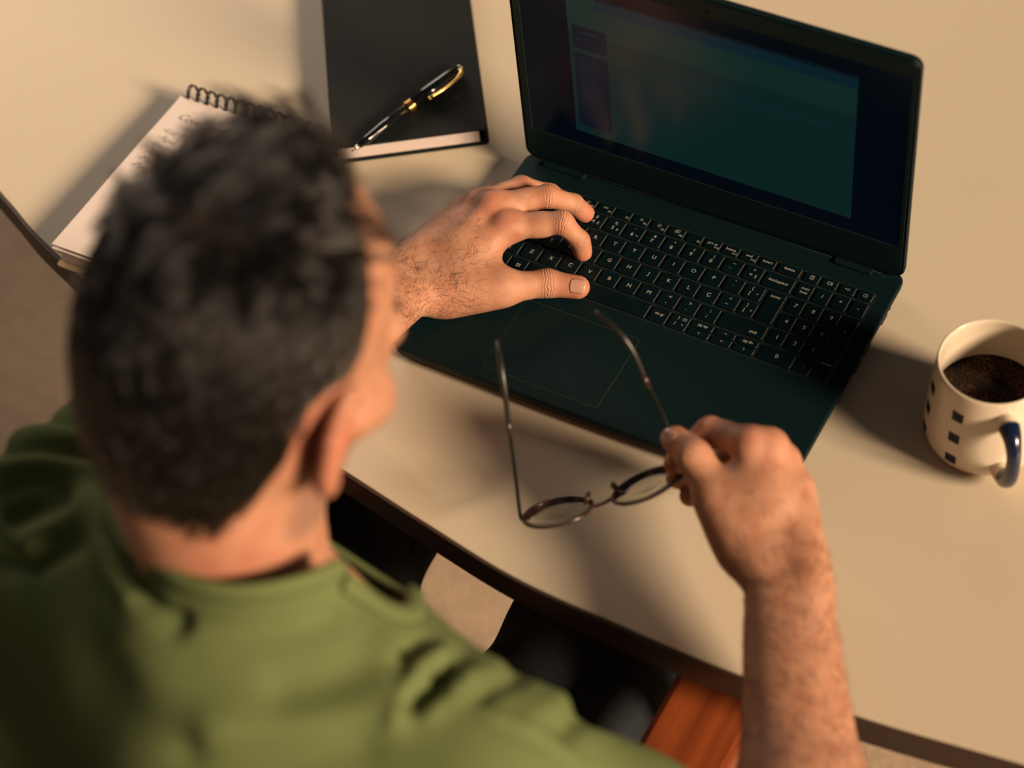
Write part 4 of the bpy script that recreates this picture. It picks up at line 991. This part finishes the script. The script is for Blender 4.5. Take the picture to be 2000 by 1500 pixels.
# ------------------------------------------------------------------ hair
def scalp_hit(dirs):           # walk each head-frame direction out to the surface of the head
    d = dirs @ HAX; o = HC + org @ HAX; t = np.full(len(d), .05)
    HB = Field(); HB.core = B.core[:3] + NECKP
    for _ in range(40): t -= .85 * HB.ev((o + d * t[:, None]).astype(np.float32)[None])[0]; t = np.minimum(t, .16)
    return o + d * t[:, None]
def make_hair(n, seed, kind):
    rg = np.random.default_rng(seed)
    z = rg.uniform(-.93, 1, n); a = rg.uniform(-PI, PI, n); el_ = np.arcsin(z)
    hl = hairline(a); ok = el_ > hl + rg.normal(0, math.radians(1.6), n); ok &= ~((np.abs(np.degrees(np.abs(a)) - 91) < 11) & (np.abs(np.degrees(el_) + 14) < 16))
    a, el_ = a[ok], el_[ok]; d = np.stack([np.cos(el_) * np.cos(a), np.cos(el_) * np.sin(a), np.sin(el_)], 1); root = scalp_hit(d)
    dw = d @ HAX
    # combing: out from the whorl at the back of the crown; forwards and to the side on top
    wh = np.array([-.62, .10, .78]); wh /= np.linalg.norm(wh)
    flow = d - wh; flow -= d * (flow * d).sum(1)[:, None]; flow /= np.linalg.norm(flow, axis=1)[:, None] + 1e-6
    down = np.array([0, 0, -1.0]) - d * (-d[:, 2])[:, None]; down /= np.linalg.norm(down, axis=1)[:, None] + 1e-6
    sidew = np.clip(1.15 - el_ / math.radians(48), 0, 1)
    cx = flow * (1 - sidew)[:, None] + down * sidew[:, None]
    curl = np.cross(d, cx); cx = cx + curl * (.55 * np.sin(a * 3 + 1.0) * (1 - sidew) + .12)[:, None]
    fz = np.clip((d[:, 0] + .10) / .35, 0, 1); rz = np.clip(d[:, 1] * 2.2, 0, 1); cx = cx + np.array([[-.9, -.45, .15]]) * (fz * 1.5)[:, None] + np.array([[-.8, -.2, .1]]) * (fz * rz * 1.5)[:, None]; cx -= d * (cx * d).sum(1)[:, None]   # swept back and over from the forehead
    cx /= np.linalg.norm(cx, axis=1)[:, None]; cw = cx @ HAX; sw_ = np.cross(dw, cw)
    topw = np.clip((np.degrees(el_) - 30) / 26, 0, 1); front = np.clip((d[:, 0] + .1) / .7, 0, 1) * topw
    L_ = .011 + .028 * topw + .016 * front; L_ = L_ * rg.uniform(.8, 1.15, len(a)); lf = np.clip(-d[:, 1] * 1.6, 0, 1) * topw; L_ = L_ * (1 - .45 * lf)
    return a, el_, d, root, dw, cw, sw_, topw, front, L_
NCL = 340
a, el_, d, root, dw, cw, sw_, topw, front, L_ = make_hair(6000, 3, 0)
_o = np.random.default_rng(5).permutation(len(a)); sel = np.concatenate([_o[topw[_o] > .3][:260], _o[topw[_o] <= .3][:760]]); NCL = len(sel); croot, cdw, ccw, csw, ctop, cfr = root[sel], dw[sel], cw[sel], sw_[sel], topw[sel], front[sel]
cph = np.random.default_rng(6).uniform(0, 2 * PI, NCL); camp = np.random.default_rng(8).uniform(.4, 1.3, NCL); cbend = np.random.default_rng(9).normal(0, 1, NCL); clen = np.random.default_rng(10).uniform(.75, 1.25, NCL)
NP_ = 9; T_ = np.linspace(0, 1, NP_)
def strand_pts(root, dw, cw, sw, topw, front, L_, ph, amp, bend):
    t = T_[None, :, None]; Lc = L_[:, None, None]
    qd_ = (root - HC) @ HAX.T; lf_ = np.clip(-qd_[:, 1] / .06, 0, 1) * topw; lift = ((.14 + .40 * topw + .55 * front) * (1 - .5 * lf_))[:, None, None]
    p = root[:, None] + dw[:, None] * (Lc * lift * (t - .62 * t * t * (1 + .1 * topw[:, None, None]))) + cw[:, None] * (Lc * (t * .95))
    p += sw[:, None] * (Lc * (((.22 * topw + .34 * (1 - topw)) * bend)[:, None, None] * t * t + .16 * (topw * amp)[:, None, None] * np.sin(t * 5.0 + ph[:, None, None]) * t))
    p += dw[:, None] * (Lc * .10 * (topw * amp)[:, None, None] * np.sin(t * 6.0 + ph[:, None, None] * 1.7) * t)
    # stay outside the skull
    q = (p - HC) @ HAX.T - org; r = np.linalg.norm(q, axis=-1, keepdims=True); r0 = np.linalg.norm((root - HC) @ HAX.T - org, axis=-1)[:, None, None]
    return p
CG = strand_pts(croot, cdw, ccw, csw, ctop, cfr, L_[sel] * clen, cph, camp, cbend)
a, el_, d, root, dw, cw, sw_, topw, front, L_ = make_hair(52000, 11, 1)
ci = np.empty(len(a), int)
for s0 in range(0, len(a), 4000): ci[s0:s0 + 4000] = np.argmin(((root[s0:s0 + 4000, None] - croot[None]) ** 2).sum(-1), 1)
pts = strand_pts(root, dw, cw, sw_, topw, front, L_ * clen[ci], cph[ci], camp[ci], cbend[ci])
tip = CG[ci] + (root - croot[ci])[:, None] * .20
wgt = (T_[None, :, None] ** 1.15) * (.62 + .33 * topw[:, None, None])
pts = pts * (1 - wgt) + tip * wgt
pts += np.random.default_rng(12).normal(0, .0004, pts.shape) * T_[None, :, None]
HB = Field(); HB.core = B.core[:3] + NECKP
for _ in range(2):              # keep every point just outside the scalp
    dd = HB.ev(pts.astype(np.float32)); push = np.clip(.0012 + .0010 * T_[None, :] - dd, 0, .03); o_ = pts - (HC + org @ HAX); o_ /= np.linalg.norm(o_, axis=-1, keepdims=True); pts = pts + o_ * push[..., None]
n = len(pts); print('HAIR', n, round(_t.time() - _t0, 1))
hc = bpy.data.hair_curves.new('hair'); hc.add_curves([NP_] * n)
hc.attributes['position'].data.foreach_set('vector', pts.astype(np.float32).ravel()) if 'position' in hc.attributes else None
ra = hc.attributes.get('radius') or hc.attributes.new('radius', 'FLOAT', 'POINT')
ra.data.foreach_set('value', np.tile(.00013 * np.array([1, 1, 1, 1, .95, .9, .8, .6, .25]), n).astype(np.float32))
azd = np.abs(np.degrees(a)); grey = np.clip(1.1 - np.hypot((azd - 80) / 42, (np.degrees(el_) - 8) / 30), 0, 1) + .12 * np.clip(1 - np.degrees(el_) / 40, 0, 1)
gr = (np.random.default_rng(14).uniform(0, 1, n) < grey * .40 + .02).astype(np.float32)
ga = hc.attributes.new('grey', 'FLOAT', 'CURVE'); ga.data.foreach_set('value', gr)
mh = bpy.data.materials.new('hair_fibre'); mh.use_nodes = True; nt = mh.node_tree; N = nt.nodes; L = nt.links
N.remove(N['Principled BSDF']); hb = N.new('ShaderNodeBsdfHairPrincipled'); hb.parametrization = 'COLOR'; hb.inputs['IOR'].default_value = 1.42; hb.inputs['Roughness'].default_value = .22; hb.inputs['Radial Roughness'].default_value = .45
ga_ = N.new('ShaderNodeAttribute'); ga_.attribute_name = 'grey'; mx = N.new('ShaderNodeMixRGB'); mx.inputs[1].default_value = (.0060, .0054, .0052, 1); mx.inputs[2].default_value = (.26, .225, .20, 1)
L.new(ga_.outputs['Fac'], mx.inputs[0]); L.new(mx.outputs[0], hb.inputs['Color']); L.new(hb.outputs[0], N['Material Output'].inputs['Surface'])
hc.materials.append(mh)
hair = bpy.data.objects.new('hair', hc); COL.objects.link(hair); hair.parent = man; hair['kind'] = 'stuff'; hair['label'] = 'wavy dark brown hair, greying at the temples'
# fine hair on the forearms and the back of the hands
rg = np.random.default_rng(21)
Vb = np.empty(len(body.data.vertices) * 3, np.float32); body.data.vertices.foreach_get('co', Vb); Vb = Vb.reshape(-1, 3).astype(float)
def limb_hair(E_, W, M, palm, n):
    ax = (W - E_) / np.linalg.norm(W - E_); t = (Vb - W) @ ax; rad = np.linalg.norm(Vb - W - t[:, None] * ax, axis=1)
    c = (t > -.20) & (t < .070) & (rad < .065) & ((Vb - W - t[:, None] * ax) @ palm < .004) & (NB @ palm < .1)
    pr_ = np.where(t > 0, np.clip(1 - t / .07, 0, 1) * .5, 1.0); idx = np.flatnonzero(c); idx = rg.choice(idx, n, p=pr_[idx] / pr_[idx].sum())
    fl = ax * .55 + np.array([0, 0, -.15]); out = []
    for i in idx:
        nrm = NB[i]; l_ = rg.uniform(.005, .011); d_ = fl + rg.normal(0, .38, 3); d_ -= nrm * (d_ @ nrm); d_ /= np.linalg.norm(d_); b_ = rg.normal(0, .25); s_ = np.cross(nrm, d_)
        p0 = Vb[i] + rg.normal(0, .0008, 3); p0 -= nrm * ((p0 - Vb[i]) @ nrm)
        out.append([p0 + d_ * l_ * u + nrm * l_ * (.35 * u - .28 * u * u) + s_ * b_ * l_ * u * u for u in np.linspace(0, 1, 6)])
    return out
ah = limb_hair(E_L, W_L, ML, palmL, 3200) + limb_hair(E_R, W_R, MR, palmR, 2200)
ah = np.array(ah, np.float32); n = len(ah)
hc2 = bpy.data.hair_curves.new('arm_hair'); hc2.add_curves([6] * n); hc2.attributes['position'].data.foreach_set('vector', ah.ravel())
ra = hc2.attributes.get('radius') or hc2.attributes.new('radius', 'FLOAT', 'POINT'); ra.data.foreach_set('value', np.tile(.000055 * np.array([1, 1, .9, .8, .6, .2]), n).astype(np.float32))
mh2 = mat('arm_hair', (.05, .025, .014), .5); hc2.materials.append(mh2)
o = bpy.data.objects.new('arm_hair', hc2); COL.objects.link(o); o.parent = man; o['kind'] = 'stuff'
